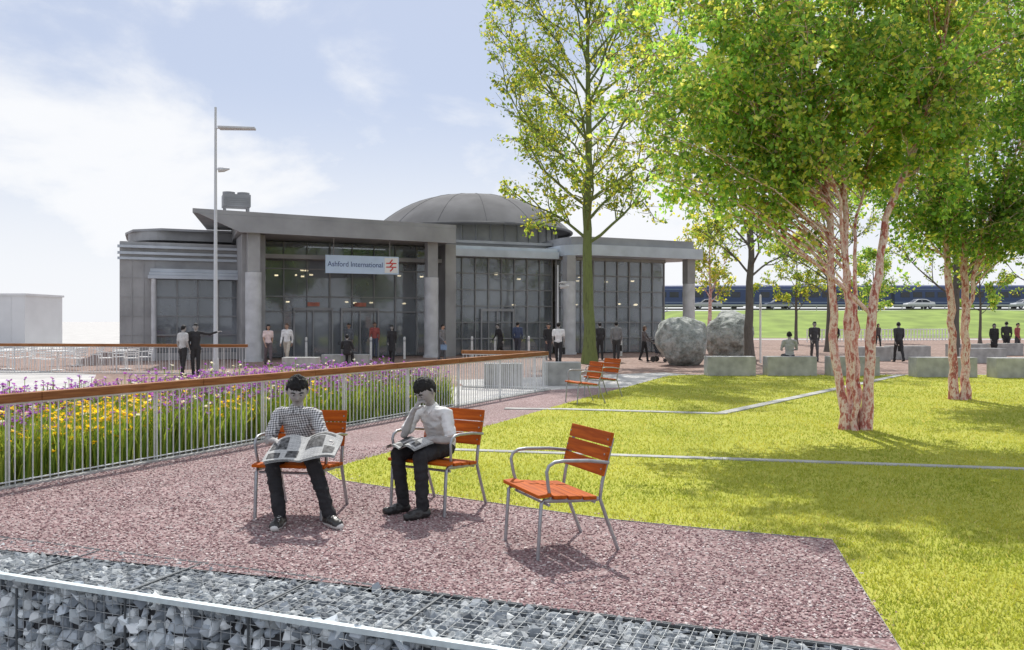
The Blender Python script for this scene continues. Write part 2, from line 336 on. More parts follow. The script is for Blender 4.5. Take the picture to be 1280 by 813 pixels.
# ------------------------------------------------------------------ flower bed
bn=np.array([-0.8967,0.4426])
bed0=FST+fd*0.0+bn*0.14; Lb=12.2
bed_poly=[tuple(bed0),tuple(bed0+fd*Lb),tuple(bed0+fd*Lb+bn*3.2),tuple(bed0+bn*3.4)]
sheet('planting_bed_soil',bed_poly,0.02,mat('bed_soil',(0.16,0.14,0.07),0.95,0,0.3,6,0.6,50))
def plants():
    n=28000
    s=RNG.random(n)*Lb; t=0.05+RNG.random(n)**1.3*3.1
    cl=RNG.random((900,2))*np.array([Lb,3.1]); idx=RNG.integers(0,900,n); 
    m=RNG.random(n)<0.75
    s[m]=cl[idx[m],0]+RNG.normal(0,0.07,m.sum()); t[m]=cl[idx[m],1]+RNG.normal(0,0.07,m.sum())
    t=np.clip(t,0.03,3.25); s=np.clip(s,0,Lb)
    base=bed0+s[:,None]*fd+t[:,None]*bn
    h=0.30+0.44*RNG.random(n); th=RNG.random(n)*6.283; w=0.006+0.008*RNG.random(n)
    lean=RNG.normal(0,0.16,(n,2))*h[:,None]
    v=np.zeros((n,5,3)); dx=np.stack([np.cos(th)*w,np.sin(th)*w],1)
    v[:,0,:2]=base-dx; v[:,1,:2]=base+dx; v[:,0,2]=v[:,1,2]=0.02
    v[:,2,:2]=base+lean*0.35+dx*0.9; v[:,2,2]=h*0.6; v[:,3,:2]=base+lean*0.35-dx*0.9; v[:,3,2]=h*0.6
    v[:,4,:2]=base+lean*1.3; v[:,4,2]=h
    t1=RNG.random(n)[:,None]; c=np.array([0.14,0.27,0.04])*(1-t1)+np.array([0.45,0.52,0.10])*t1
    C=np.repeat(c,5,0); idx=np.arange(n)[:,None]*5
    b=MB(); b.add(v.reshape(-1,3),idx+np.array([0,1,2,3]),0,C); 
    b.add(v.reshape(-1,3),idx+np.array([3,2,4]),0,C)
    nf=8500
    s=RNG.random(nf)*Lb; t=RNG.random(nf)**0.8*3.15; base=bed0+s[:,None]*fd+t[:,None]*bn
    zn=np.array([mnoise.noise(Vector((a*0.8,bb*1.1,3.1))) for a,bb in zip(s,t)])
    purple=(zn*1.3+0.30*(t/3-0.4)+0.035*(s-3.5)+RNG.normal(0,0.16,nf))>0.0
    white=RNG.random(nf)<0.08
    hh=np.where(purple,0.70,0.52)+RNG.normal(0,0.12,nf)
    ycol=np.array([0.90,0.66,0.02]); pcol=np.array([0.40,0.12,0.60])
    for i in range(6):
        ang=RNG.random(nf)*6.283; tilt=RNG.uniform(-0.5,0.9,nf); r=0.034+0.020*RNG.random(nf)
        d=np.stack([np.cos(ang)*np.cos(tilt),np.sin(ang)*np.cos(tilt),np.sin(tilt)],1); sd=np.stack([-np.sin(ang),np.cos(ang),np.zeros(nf)],1)
        p=np.concatenate([base,hh[:,None]],1)
        v=np.stack([p,p+d*r[:,None]*0.6+sd*r[:,None]*0.5,p+d*r[:,None]*1.1,p+d*r[:,None]*0.6-sd*r[:,None]*0.5],1)
        c=np.where(purple[:,None],pcol,ycol)*(0.75+0.4*RNG.random((nf,1))); c[white]=(0.8,0.8,0.75)
        b.add(v.reshape(-1,3),np.arange(4*nf).reshape(-1,4),0,np.repeat(np.clip(c,0,1),4,0))
    p0=np.concatenate([base,np.full((nf,1),0.02)],1); p1=np.concatenate([base,hh[:,None]],1)
    dx=np.array([0.004,0.002,0])
    v=np.stack([p0-dx,p0+dx,p1+dx,p1-dx],1); b.add(v.reshape(-1,3),np.arange(4*nf).reshape(-1,4),0,np.array([0.18,0.30,0.05]))
    b.obj('flower_bed',M_blade)
plants()

# ------------------------------------------------------------------ chairs
def chair(x,y,a,sc=1.08):
    e=empty('park_chair',(x,y,0.008),a,sc)
    m=MB()
    for sx in(-1,1):
        X=0.30*sx
        m.tube([(X,-0.29,0),(X,-0.275,0.22),(X,-0.262,0.40),(X,-0.24,0.42),(X,0.0,0.405),(X,0.20,0.40)],0.017,8,flat=0.8)
        m.tube([(X,0.37,0),(X,0.27,0.25),(X,0.215,0.40),(X,0.235,0.52),(X,0.325,0.84)],0.017,8,flat=0.8)
        pts=[(X,0.275,0.665),(X,0.1,0.69),(X,-0.10,0.70),(X,-0.17,0.695),(X,-0.215,0.67),(X,-0.232,0.63),(X,-0.215,0.52),(X,-0.19,0.425)]
        m.tube([(p[0]+0.028*sx*math.sin(min(1,max(0,(p[2]-0.42)/0.25))*1.57),p[1],p[2]) for p in pts],0.013,8)
    m.tube([(-0.3,-0.2,0.385),(0.3,-0.2,0.385)],0.012,8); m.tube([(-0.3,0.17,0.38),(0.3,0.17,0.38)],0.012,8)
    m.obj('steel_frame',M_steel,e,smooth=True)
    m=MB()
    for i in range(4):
        y=-0.245+i*0.122; z=0.452-0.012*i+ (0.006 if i==0 else 0)
        m.box((0,y,z),(0.66,0.108,0.028),M=Matrix.Rotation(math.radians(-3 if i else 4),4,'X'))
    m.obj('seat',M_orange,e,bevel=0.006)
    m=MB(); d=np.array([0.1,0.36]); d=d/np.linalg.norm(d)
    for i in range(3):
        q=0.13+i*0.112; y=0.235-0.022+d[0]*q*1.0; z=0.49+d[1]*q
        m.box((0,y-0.006,z),(0.64,0.026,0.102),M=Matrix.Rotation(-math.atan2(d[0],d[1]),4,'X'))
        for sx in(-0.3,0.3): m.cyl((sx,y-0.023,z),(sx,y-0.028,z),0.007,n=8,mat=1)
    m.obj('backrest',[M_orange,M_steel],e,bevel=0.005)
    return e
chair(0.36,6.90,math.radians(-67),1.08)
C1=(-2.04,8.12,math.radians(-8)); C2=(-0.75,8.34,math.radians(-31.5))
chair(*C1); chair(*C2)
chair(1.62,19.0,math.radians(-70),1.05); chair(2.2,20.6,math.radians(-62),1.05)

# ------------------------------------------------------------------ people
def seg_geo(p0,p1,r0,r1,w0,w1,side,n=14,caps=3):
    p0=np.array(p0,float);p1=np.array(p1,float);d=p1-p0;L=np.linalg.norm(d)
    d=d/L if L>1e-6 else np.array([0,0,1.0])
    ref=np.array(side,float); a=ref-d*np.dot(ref,d)
    if np.linalg.norm(a)<0.05: a=np.cross(d,(0.3,0.2,0.9))
    a/=np.linalg.norm(a); b=np.cross(d,a)
    rings=[]
    for k in range(1,caps+1):
        an=k/caps*math.pi/2; rings.append((p0-d*r0*math.cos(an),r0*math.sin(an),w0))
    for k in range(caps):
        an=math.pi/2*(1-k/caps); rings.append((p1+d*r1*math.cos(an),r1*math.sin(an),w1))
    th=np.arange(n)*2*math.pi/n
    V=[p0-d*r0]
    for c,r,w in rings:
        V+=list(c+r*(w*np.cos(th)[:,None]*a+np.sin(th)[:,None]*b))
    V.append(p1+d*r1); V=np.array(V); K=len(rings)
    Q=np.array([[1+i*n+j,1+i*n+(j+1)%n,1+(i+1)*n+(j+1)%n,1+(i+1)*n+j] for i in range(K-1) for j in range(n)])
    T=np.array([[0,1+(j+1)%n,1+j] for j in range(n)]+[[len(V)-1,1+(K-1)*n+j,1+(K-1)*n+(j+1)%n] for j in range(n)])
    return V,Q,T
class Seg:
    def __init__(s,p0,p1,r0,r1,m,w0=1,w1=None,side=(1,0,0)):
        s.p0=np.array(p0,float);s.p1=np.array(p1,float);s.r0=r0;s.r1=r1;s.m=m;s.w0=w0;s.w1=w0 if w1 is None else w1;s.side=side
def remesh_body(name,segs,mats,voxel,parent,smooth_it=4,wrinkle=0,floor=True,sole=None):
    b=MB()
    for s in segs:
        V,Q,T=seg_geo(s.p0,s.p1,s.r0,s.r1,s.w0,s.w1,s.side)
        b.add(V,Q); base=b.n-len(V); b.F.append(T+base); b.M.append(np.zeros(len(T),dtype=np.int32))
    me=b.mesh('tmp',[]); o=bpy.data.objects.new('tmp',me); COL.objects.link(o)
    r=o.modifiers.new('r','REMESH'); r.mode='VOXEL'; r.voxel_size=voxel; r.adaptivity=0
    sm=o.modifiers.new('s','SMOOTH'); sm.factor=0.5; sm.iterations=smooth_it
    dg=bpy.context.evaluated_depsgraph_get(); ev=o.evaluated_get(dg); m2=bpy.data.meshes.new_from_object(ev)
    bpy.data.objects.remove(o); m2.name=name
    nv=len(m2.vertices); co=np.empty(nv*3); m2.vertices.foreach_get('co',co); co=co.reshape(-1,3)
    npol=len(m2.polygons); ce=np.empty(npol*3); m2.polygons.foreach_get('center',ce); ce=ce.reshape(-1,3)
    best=np.full(npol,1e9); lab=np.zeros(npol,dtype=np.int32)
    for s in segs:
        d=s.p1-s.p0; L2=max(d@d,1e-9); t=np.clip(((ce-s.p0)@d)/L2,0,1); q=ce-(s.p0+t[:,None]*d)
        w=s.w0+(s.w1-s.w0)*t; r=s.r0+(s.r1-s.r0)*t
        a=np.array(s.side,float); dn=d/math.sqrt(L2); a=a-dn*np.dot(a,dn); na=np.linalg.norm(a)
        if na>0.05:
            a/=na; qa=q@a; dist=np.sqrt(np.maximum((q**2).sum(1)-qa**2,0)+(qa/w)**2)
        else: dist=np.linalg.norm(q,axis=1)
        sc=dist-r
        k=sc<best; best[k]=sc[k]; lab[k]=s.m
    if sole is not None:
        k=(ce[:,2]<0.030); lab[k]=sole
    if wrinkle:
        nr=np.empty(nv*3); m2.vertices.foreach_get('normal',nr); nr=nr.reshape(-1,3)
        for i in range(nv):
            c=co[i]; w=mnoise.noise(Vector((c[0]*9,c[1]*9,c[2]*20)))+0.8*(1-2*abs(mnoise.noise(Vector((c[0]*12+5,c[1]*12,c[2]*19)))))+0.15*(1-2*abs(mnoise.noise(Vector((c[0]*30+5,c[1]*30,c[2]*40)))))
            co[i]+=nr[i]*(w-0.4)*wrinkle
    if floor: co[:,2]=np.maximum(co[:,2],0.0)
    m2.vertices.foreach_set('co',co.ravel())
    m2.materials.clear()
    for m in mats: m2.materials.append(m)
    m2.polygons.foreach_set('material_index',lab); m2.polygons.foreach_set('use_smooth',np.ones(npol,bool)); m2.update()
    o=bpy.data.objects.new(name,m2); COL.objects.link(o); o.parent=parent
    return o
def hand_segs(wrist,fwd,nrm,side,curl=0.5,m=0,s=1.0):
    f=Vector(fwd).normalized(); nn=Vector(nrm); nn=(nn-f*nn.dot(f)).normalized(); sd=f.cross(nn).normalized()
    if sd.dot(Vector(side))<0: sd=-sd
    w=Vector(wrist); S=[Seg(w,w+f*0.075*s,0.017*s,0.016*s,m,1.3,2.1,tuple(sd))]
    for off,L in((0.028,0.068),(0.009,0.078),(-0.010,0.072),(-0.028,0.056)):
        p=w+f*0.078*s+sd*off*s; d=f.copy(); r=0.0088*s; an=0
        for j,fr in enumerate((0.45,0.3,0.25)):
            an+=curl*(0.8 if j==0 else 1.0)*(1+off*4); d=(f*math.cos(an)+nn*math.sin(an)); q=p+d*L*fr*s*1.05
            S.append(Seg(p,q,r,r*0.9,m)); p=q; r*=0.9
    p=w+f*0.02*s+sd*0.022*s; d=(f*0.62+sd*0.72+nn*0.25).normalized(); q=p+d*0.045*s; S.append(Seg(p,q,0.013*s,0.0105*s,m))
    d2=(f*0.85+sd*0.25+nn*0.45).normalized(); S.append(Seg(q,q+d2*0.03*s,0.0105*s,0.0088*s,m))
    return S
def hand_low(b,wrist,fwd,nrm,side,curl,mi):
    for s in hand_segs(wrist,fwd,nrm,side,curl):
        V,Q,T=seg_geo(s.p0,s.p1,s.r0,s.r1,s.w0,s.w1,s.side,6,1)
        b.add(V,Q,mi); base=b.n-len(V); b.F.append(T+base); b.M.append(np.full(len(T),mi,dtype=np.int32))

M_dark=mat('hair_dark',(0.014,0.013,0.013),0.6,0,0.3,60,0.5,200,spec=0.3)
M_eye=mat('eye_white',(0.42,0.42,0.41),0.3); M_iris=mat('iris_dark',(0.02,0.018,0.015),0.2)
def head(parent,c,pitch,yaw,skin,lips,hair=M_dark,res=40,long=False,scale=1.0,roll=0,messy=0.0,fringe=0.42):
    h=empty('head',c); h.parent=parent; h.rotation_euler=(pitch,roll,yaw); h.scale=(scale,)*3
    nu,nv=res,int(res*0.75)
    u=np.linspace(0,2*math.pi,nu,endpoint=False); vv=np.linspace(0,math.pi,nv)
    U,Vv=np.meshgrid(u,vv); D=np.stack([np.sin(Vv)*np.sin(U),-np.sin(Vv)*np.cos(U),np.cos(Vv)],-1).reshape(-1,3)
    def shape(D):
        x,y,z=D.T; X=0.078*x; Yy=0.096*y; Z=0.116*z
        jaw=np.clip(-z,0,1); X=X*(1-0.26*jaw**1.5)
        Yy=np.where(y>0,Yy*(1-0.45*jaw**1.2),Yy*(1-0.06*jaw))
        fr=np.clip(-y,0,1)
        G=lambda cx,cz,sx,sz: np.exp(-((x-cx)/sx)**2-((z-cz)/sz)**2)*(fr>0.2)
        Yy=Yy-0.024*G(0,-0.22,0.13,0.12)-0.013*G(0,-0.02,0.09,0.20)
        Yy=Yy+0.014*(G(-0.40,0.04,0.2,0.12)+G(0.40,0.04,0.2,0.12))
        Yy=Yy-0.007*G(0,0.24,0.55,0.09)-0.007*(G(0,-0.47,0.22,0.05)+G(0,-0.57,0.18,0.05))-0.010*G(0,-0.82,0.25,0.14)
        Yy=Yy+0.005*G(0,-0.52,0.25,0.02)-0.004*(G(-0.55,-0.2,0.18,0.15)+G(0.55,-0.2,0.18,0.15))
        return np.stack([X,Yy,Z],1)
    V=shape(D)
    idx=np.array([[i*nu+j,(i+1)*nu+j,(i+1)*nu+(j+1)%nu,i*nu+(j+1)%nu] for i in range(nv-1) for j in range(nu)])
    cd=D[idx].mean(1); mi=np.zeros(len(idx),dtype=int)
    mi[(np.abs(cd[:,0])<0.24)&(cd[:,2]<-0.44)&(cd[:,2]>-0.60)&(cd[:,1]<0)]=1
    b=MB(); b.add(V,idx,mi)
    for sx in(-1,1):
        b.tube([(sx*0.074,0.0,-0.035),(sx*0.084,0.004,-0.012),(sx*0.086,0.008,0.012),(sx*0.078,0.004,0.028)],[0.007,0.012,0.014,0.008],8,0,flat=0.6)
    b.obj('face',[skin,lips],h,smooth=True)
    b=MB()
    for sx in(-1,1):
        for c2,r,m_ in(((sx*0.031,-0.0765,0.004),0.0125,0),((sx*0.031,-0.0840,0.001),0.0072,1)):
            V2,Q,T=seg_geo(c2,(c2[0],c2[1]-0.0002,c2[2]),r,r,1,1,(1,0,0),8,2); b.add(V2,Q,m_); base=b.n-len(V2); b.F.append(T+base); b.M.append(np.full(len(T),m_,dtype=np.int32))
        b.tube([(sx*0.014,-0.0935,0.022),(sx*0.032,-0.093,0.028),(sx*0.052,-0.081,0.022)],[0.004,0.0055,0.004],6,2)
    b.obj('eyes_and_brows',[M_eye,M_iris,hair],h,smooth=True)
    x,y,z=D.T
    nzl=np.array([mnoise.noise(Vector((d[0]*9,d[1]*9,1.7))) for d in D])
    hl=np.where(y<-0.35,fringe,np.where(y<0.15,fringe-(y+0.35)*1.0,fringe-0.5-(y-0.15)*0.75))+0.16*nzl
    if long: hl=np.where(y>-0.35,-1.2,hl)
    k=np.clip((z-hl)/0.10,0,1)
    nz=np.array([mnoise.noise(Vector((d[0]*4,d[1]*4,d[2]*4)))+0.6*mnoise.noise(Vector((d[0]*11,d[1]*11,d[2]*9)))+0.5*mnoise.noise(Vector((d[0]*26,d[1]*26,d[2]*10))) for d in D])
    sc=0.93+k*(0.20+messy+(0.06+messy)*nz)
    HV=shape(D)*sc[:,None]
    HV[:,2]+=0.004*k
    if long:
        lw=(y>-0.35)&(z<-0.1); HV[lw,2]-=(-0.1-z[lw])*0.12
    keep=k[idx].max(1)>0
    b=MB(); b.add(HV,idx[keep]); b.obj('hair',hair,h,smooth=True)
    return h

GREYSKIN=mat('skin_grey',(0.35,0.335,0.325),0.55,0,0.10,12); GREYLIP=mat('lips_grey',(0.21,0.19,0.18),0.5)
SKIN=mat('skin_tone',(0.46,0.29,0.21),0.55,0,0.08,12); LIP=mat('lips_tone',(0.33,0.13,0.11),0.5)
def check_shirt():
    m,nt,p=nmat('checked_shirt'); L=nt.links.new; tc=N(nt,'ShaderNodeTexCoord')
    mp=N(nt,'ShaderNodeMapping'); mp.inputs['Rotation'].default_value=(0.1,0.12,0.2); L(tc.outputs['Object'],mp.inputs[0])
    outs=[]
    sep=N(nt,'ShaderNodeSeparateXYZ'); L(mp.outputs[0],sep.inputs[0])
    for i in(0,2):
        mu=N(nt,'ShaderNodeMath',operation='MULTIPLY'); mu.inputs[1].default_value=46; L(sep.outputs[i],mu.inputs[0])
        fr=N(nt,'ShaderNodeMath',operation='FRACT'); L(mu.outputs[0],fr.inputs[0]); gt=N(nt,'ShaderNodeMath',operation='GREATER_THAN'); gt.inputs[1].default_value=0.55; L(fr.outputs[0],gt.inputs[0]); outs.append(gt)
    ad=N(nt,'ShaderNodeMath',operation='ADD'); L(outs[0].outputs[0],ad.inputs[0]); L(outs[1].outputs[0],ad.inputs[1])
    hf=N(nt,'ShaderNodeMath',operation='MULTIPLY'); hf.inputs[1].default_value=0.5; L(ad.outputs[0],hf.inputs[0])
    r=ramp(nt,[(0.0,(0.72,0.72,0.71)),(0.5,(0.34,0.34,0.35)),(1.0,(0.06,0.06,0.065))]); L(hf.outputs[0],r.inputs['Fac']); L(r.outputs['Color'],p.inputs['Base Color']); p.inputs['Roughness'].default_value=0.85
    return m
M_check=check_shirt()
M_lshirt=mat('light_grey_shirt',(0.70,0.70,0.69),0.85,0,0.12,10)
M_black=mat('black_trousers',(0.024,0.024,0.027),0.8,0,0.25,14,spec=0.3)
M_shoe=mat('black_shoe',(0.03,0.03,0.03),0.35,0,0.2,20); M_sole=mat('white_sole',(0.62,0.62,0.6),0.6)
def newspaper(parent,c,rx,rz,w=0.66,h=0.40,droop=0.12,ry=0):
    e=empty('newspaper',c); e.parent=parent; e.rotation_euler=(rx,ry,rz)
    nx,ny=24,10; xs=np.linspace(-w/2,w/2,nx); ys=np.linspace(-h/2,h/2,ny)
    def zf(x,y): return 0.05*math.sin(abs(x)/w*5.2)*1.0-droop*(abs(x)/w)**2*1.4+0.014*math.sin(7*y+9*x)+0.01*math.sin(17*x-11*y)
    b=MB()
    for lay in range(3):
        V=[(x*(1-0.02*lay)+0.004*lay,y-0.006*lay,zf(x,y)-0.005*lay*(1+abs(x)*3)) for y in ys for x in xs]
        b.add(V,[[j*nx+i,j*nx+i+1,(j+1)*nx+i+1,(j+1)*nx+i] for j in range(ny-1) for i in range(nx-1)],0)
    b.obj('pages',M_news,e,smooth=True)
    b=MB()
    for (x0,x1,y0,y1) in((-0.46,-0.22,-0.05,0.40),(-0.20,-0.04,-0.40,-0.1),(0.05,0.3,-0.15,0.3),(0.32,0.46,-0.4,-0.1),(-0.45,-0.28,-0.42,-0.2),(0.06,0.42,0.36,0.44)):
        q=6; gx=np.linspace(x0*w,x1*w,q); gy=np.linspace(y0*h,y1*h,q)
        V=[(x,y,zf(x,y)+0.003) for y in gy for x in gx]; F=[[j*q+i,j*q+i+1,(j+1)*q+i+1,(j+1)*q+i] for j in range(q-1) for i in range(q-1)]
        b.add(V,F,0)
    b.obj('printed_photos',mat('newsprint_photo',(0.09,0.09,0.09),0.8,0,0.9,30),e,smooth=True)
    return e
def news_mat():
    m,nt,p=nmat('newsprint'); L=nt.links.new; tc=N(nt,'ShaderNodeTexCoord')
    br=N(nt,'ShaderNodeTexBrick'); br.inputs['Scale'].default_value=1; br.inputs['Brick Width'].default_value=0.06; br.inputs['Row Height'].default_value=0.012; br.inputs['Mortar Size'].default_value=0.003
    br.inputs['Color1'].default_value=(0.22,0.22,0.22,1); br.inputs['Color2'].default_value=(0.45,0.45,0.44,1); br.inputs['Mortar'].default_value=(0.55,0.55,0.53,1)
    L(tc.outputs['Object'],br.inputs['Vector']); L(br.outputs['Color'],p.inputs['Base Color']); p.inputs['Roughness'].default_value=0.9
    return m
M_news=news_mat()

def arm(S,sh,el,wr,ms,mf,rs=0.054,split=0.72):
    sh,el,wr=[Vector(a) for a in(sh,el,wr)]
    q=sh.lerp(el,split) ; S.append(Seg(sh,q,rs+0.004,rs+0.008,ms)); S.append(Seg(q,el,0.038,0.036,mf)); S.append(Seg(el,el.lerp(wr,0.35),0.037,0.037,mf)); S.append(Seg(el.lerp(wr,0.35),wr,0.037,0.022,mf))
def seated(name,pos,bx,shz,lean,shx,knees,ankles,toes,arms,headc,pitch,yaw,mats,sole=4,messy=0,skin=GREYSKIN,lip=GREYLIP,fringe=0.35,shoe=1.0,hs=1.08):
    e=empty(name,(pos[0],pos[1],0.01),pos[2])
    S=[]
    S.append(Seg((bx-0.06,0.06,0.595),(bx+0.06,0.06,0.595),0.105,0.105,2,1.0))
    S.append(Seg((bx,0.06,0.63),(bx,0.07,0.72),0.118,0.108,1,1.48,1.38))
    S.append(Seg((bx,0.07,0.72),(shx,lean*0.5+0.03,0.88),0.108,0.115,1,1.38,1.48))
    S.append(Seg((shx,lean*0.5+0.03,0.88),(shx,lean,shz-0.03),0.115,0.078,1,1.48,1.7))
    S.append(Seg((shx-0.155,lean,shz-0.025),(shx+0.155,lean,shz-0.025),0.058,0.058,1))
    hc=Vector(headc)
    S.append(Seg((shx,lean,shz+0.0),(shx*0.4+hc.x*0.6,lean*0.4+(hc.y+0.03)*0.6,hc.z-0.07),0.054,0.052,0))
    S.append(Seg((shx,lean+0.008,shz+0.012),(shx,lean-0.006,shz+0.034),0.070,0.060,1,1.05))
    for i,sx in enumerate((-1,1)):
        hp=(bx+sx*0.09,0.03,0.59); kn=knees[i]; an=ankles[i]; to=toes[i]
        S.append(Seg(hp,kn,0.092,0.068,2)); S.append(Seg(kn,Vector(kn).lerp(Vector(an),0.4),0.068,0.064,2)); S.append(Seg(Vector(kn).lerp(Vector(an),0.4),an,0.064,0.058,2))
        a=Vector(an); t=Vector(to); d=(t-a); d.z=0; d.normalize()
        S.append(Seg((a.x-d.x*0.03,a.y-d.y*0.03,0.045),(a.x+d.x*0.08,a.y+d.y*0.08,0.048),0.047*shoe,0.048*shoe,3)); S.append(Seg((a.x+d.x*0.06,a.y+d.y*0.06,0.038),(a.x+d.x*0.18,a.y+d.y*0.18,0.034),0.047*shoe,0.036*shoe,3,1.1,1.25,tuple(Vector((-d.y,d.x,0)))))
    for (sh,el,wr,f,nn,sd,cu) in arms: arm(S,sh,el,wr,1,0)
    remesh_body('body',S,mats,0.0075,e,4,0.009,True,sole)
    H=[]
    for (sh,el,wr,f,nn,sd,cu) in arms: H+=hand_segs(wr,f,nn,sd,cu,s=1.08)
    remesh_body('hands',H,[mats[0]],0.0035,e,2,0,False)
    head(e,headc,pitch,yaw,skin,lip,res=72,messy=messy,fringe=fringe,scale=hs)
    b=MB()
    for sx in(-1,1):
        x0=shx; y0=lean-0.075; z0=shz+0.028
        b.add([(x0+sx*0.008,y0-0.012,z0-0.025),(x0+sx*0.058,y0+0.015,z0+0.022),(x0+sx*0.066,y0+0.006,z0-0.018),(x0+sx*0.036,y0-0.026,z0-0.062)],[[0,1,2,3]] if sx<0 else [[3,2,1,0]])
    o=b.obj('collar',mats[1],e); sm=o.modifiers.new('s','SOLIDIFY'); sm.thickness=0.006
    return e
m1=seated('seated_man',C1,-0.02,0.985,-0.04,-0.02,
  [(-0.12,-0.40,0.555),(0.27,-0.40,0.565)],[(0.03,-0.56,0.10),(0.46,-0.47,0.10)],[(0.07,-0.8,0.03),(0.62,-0.62,0.03)],
  [((-0.205,-0.04,0.95),(-0.265,-0.15,0.70),(-0.09,-0.37,0.735),(0.70,-0.68,-0.05),(0.1,-0.1,-1),(0.4,0.6,0.3),0.30),
   ((0.165,-0.04,0.95),(0.30,-0.16,0.72),(0.45,-0.36,0.755),(0.10,-0.95,-0.12),(-0.25,0.0,-1),(-1,0.0,0.2),0.30)],
  (0.01,-0.115,1.18),math.radians(24),math.radians(22),[GREYSKIN,M_check,M_black,M_shoe,M_sole],messy=0.06,fringe=0.34,shoe=1.08,hs=1.13)
newspaper(m1,(0.22,-0.49,0.685),math.radians(26),math.radians(5),0.66,0.36,0.08,ry=math.radians(-5))
b=MB()
for i,(ax,ay,dx,dy) in enumerate(((0.03,-0.56,0.16,-0.987),(0.46,-0.47,0.73,-0.684))):
    for k in range(4):
        px=ax+dx*(0.05+k*0.028); py=ay+dy*(0.05+k*0.028); z=0.100-k*0.008
        b.tube([(px-dy*0.024,py+dx*0.024,z-0.006),(px,py,z),(px+dy*0.024,py-dx*0.024,z-0.006)],0.0045,5)
    px=ax+dx*0.187; py=ay+dy*0.187
    V,Q,T=seg_geo((px,py,0.027),(px+dx*0.012,py+dy*0.012,0.027),0.036,0.031,1.2,1.2,(-dy,dx,0),14,3); b.add(V,Q); b.F.append(T+b.n-len(V)); b.M.append(np.zeros(len(T),dtype=np.int32))
b.obj('shoe_laces_and_toecaps',M_sole,m1,smooth=True)
m2=seated('seated_man',C2,0.0,0.975,-0.08,0.0,
  [(-0.17,-0.40,0.56),(0.12,-0.42,0.56)],[(-0.13,-0.36,0.10),(0.17,-0.44,0.10)],[(-0.25,-0.62,0.03),(0.05,-0.8,0.03)],
  [((-0.185,-0.08,0.94),(-0.19,-0.27,0.73),(-0.06,-0.275,0.985),(0.45,0.2,0.85),(0.5,0.7,-0.3),(-0.3,-0.6,0.5),0.75),
   ((0.185,-0.08,0.94),(0.27,-0.13,0.70),(0.05,-0.33,0.71),(-0.95,-0.25,-0.08),(0,0,-1),(0,-1,0.1),0.2)],
  (0.0,-0.175,1.165),math.radians(36),math.radians(-14),[GREYSKIN,M_lshirt,M_black,M_shoe,M_shoe],sole=None,fringe=0.30,hs=1.12)
newspaper(m2,(-0.05,-0.36,0.655),math.radians(6),math.radians(-6),0.40,0.28,0.05)
b=MB(); b.tube([(0.135,-0.236,0.705),(0.115,-0.252,0.705)],0.034,14); b.obj('wristwatch',M_steel,m2,smooth=True)

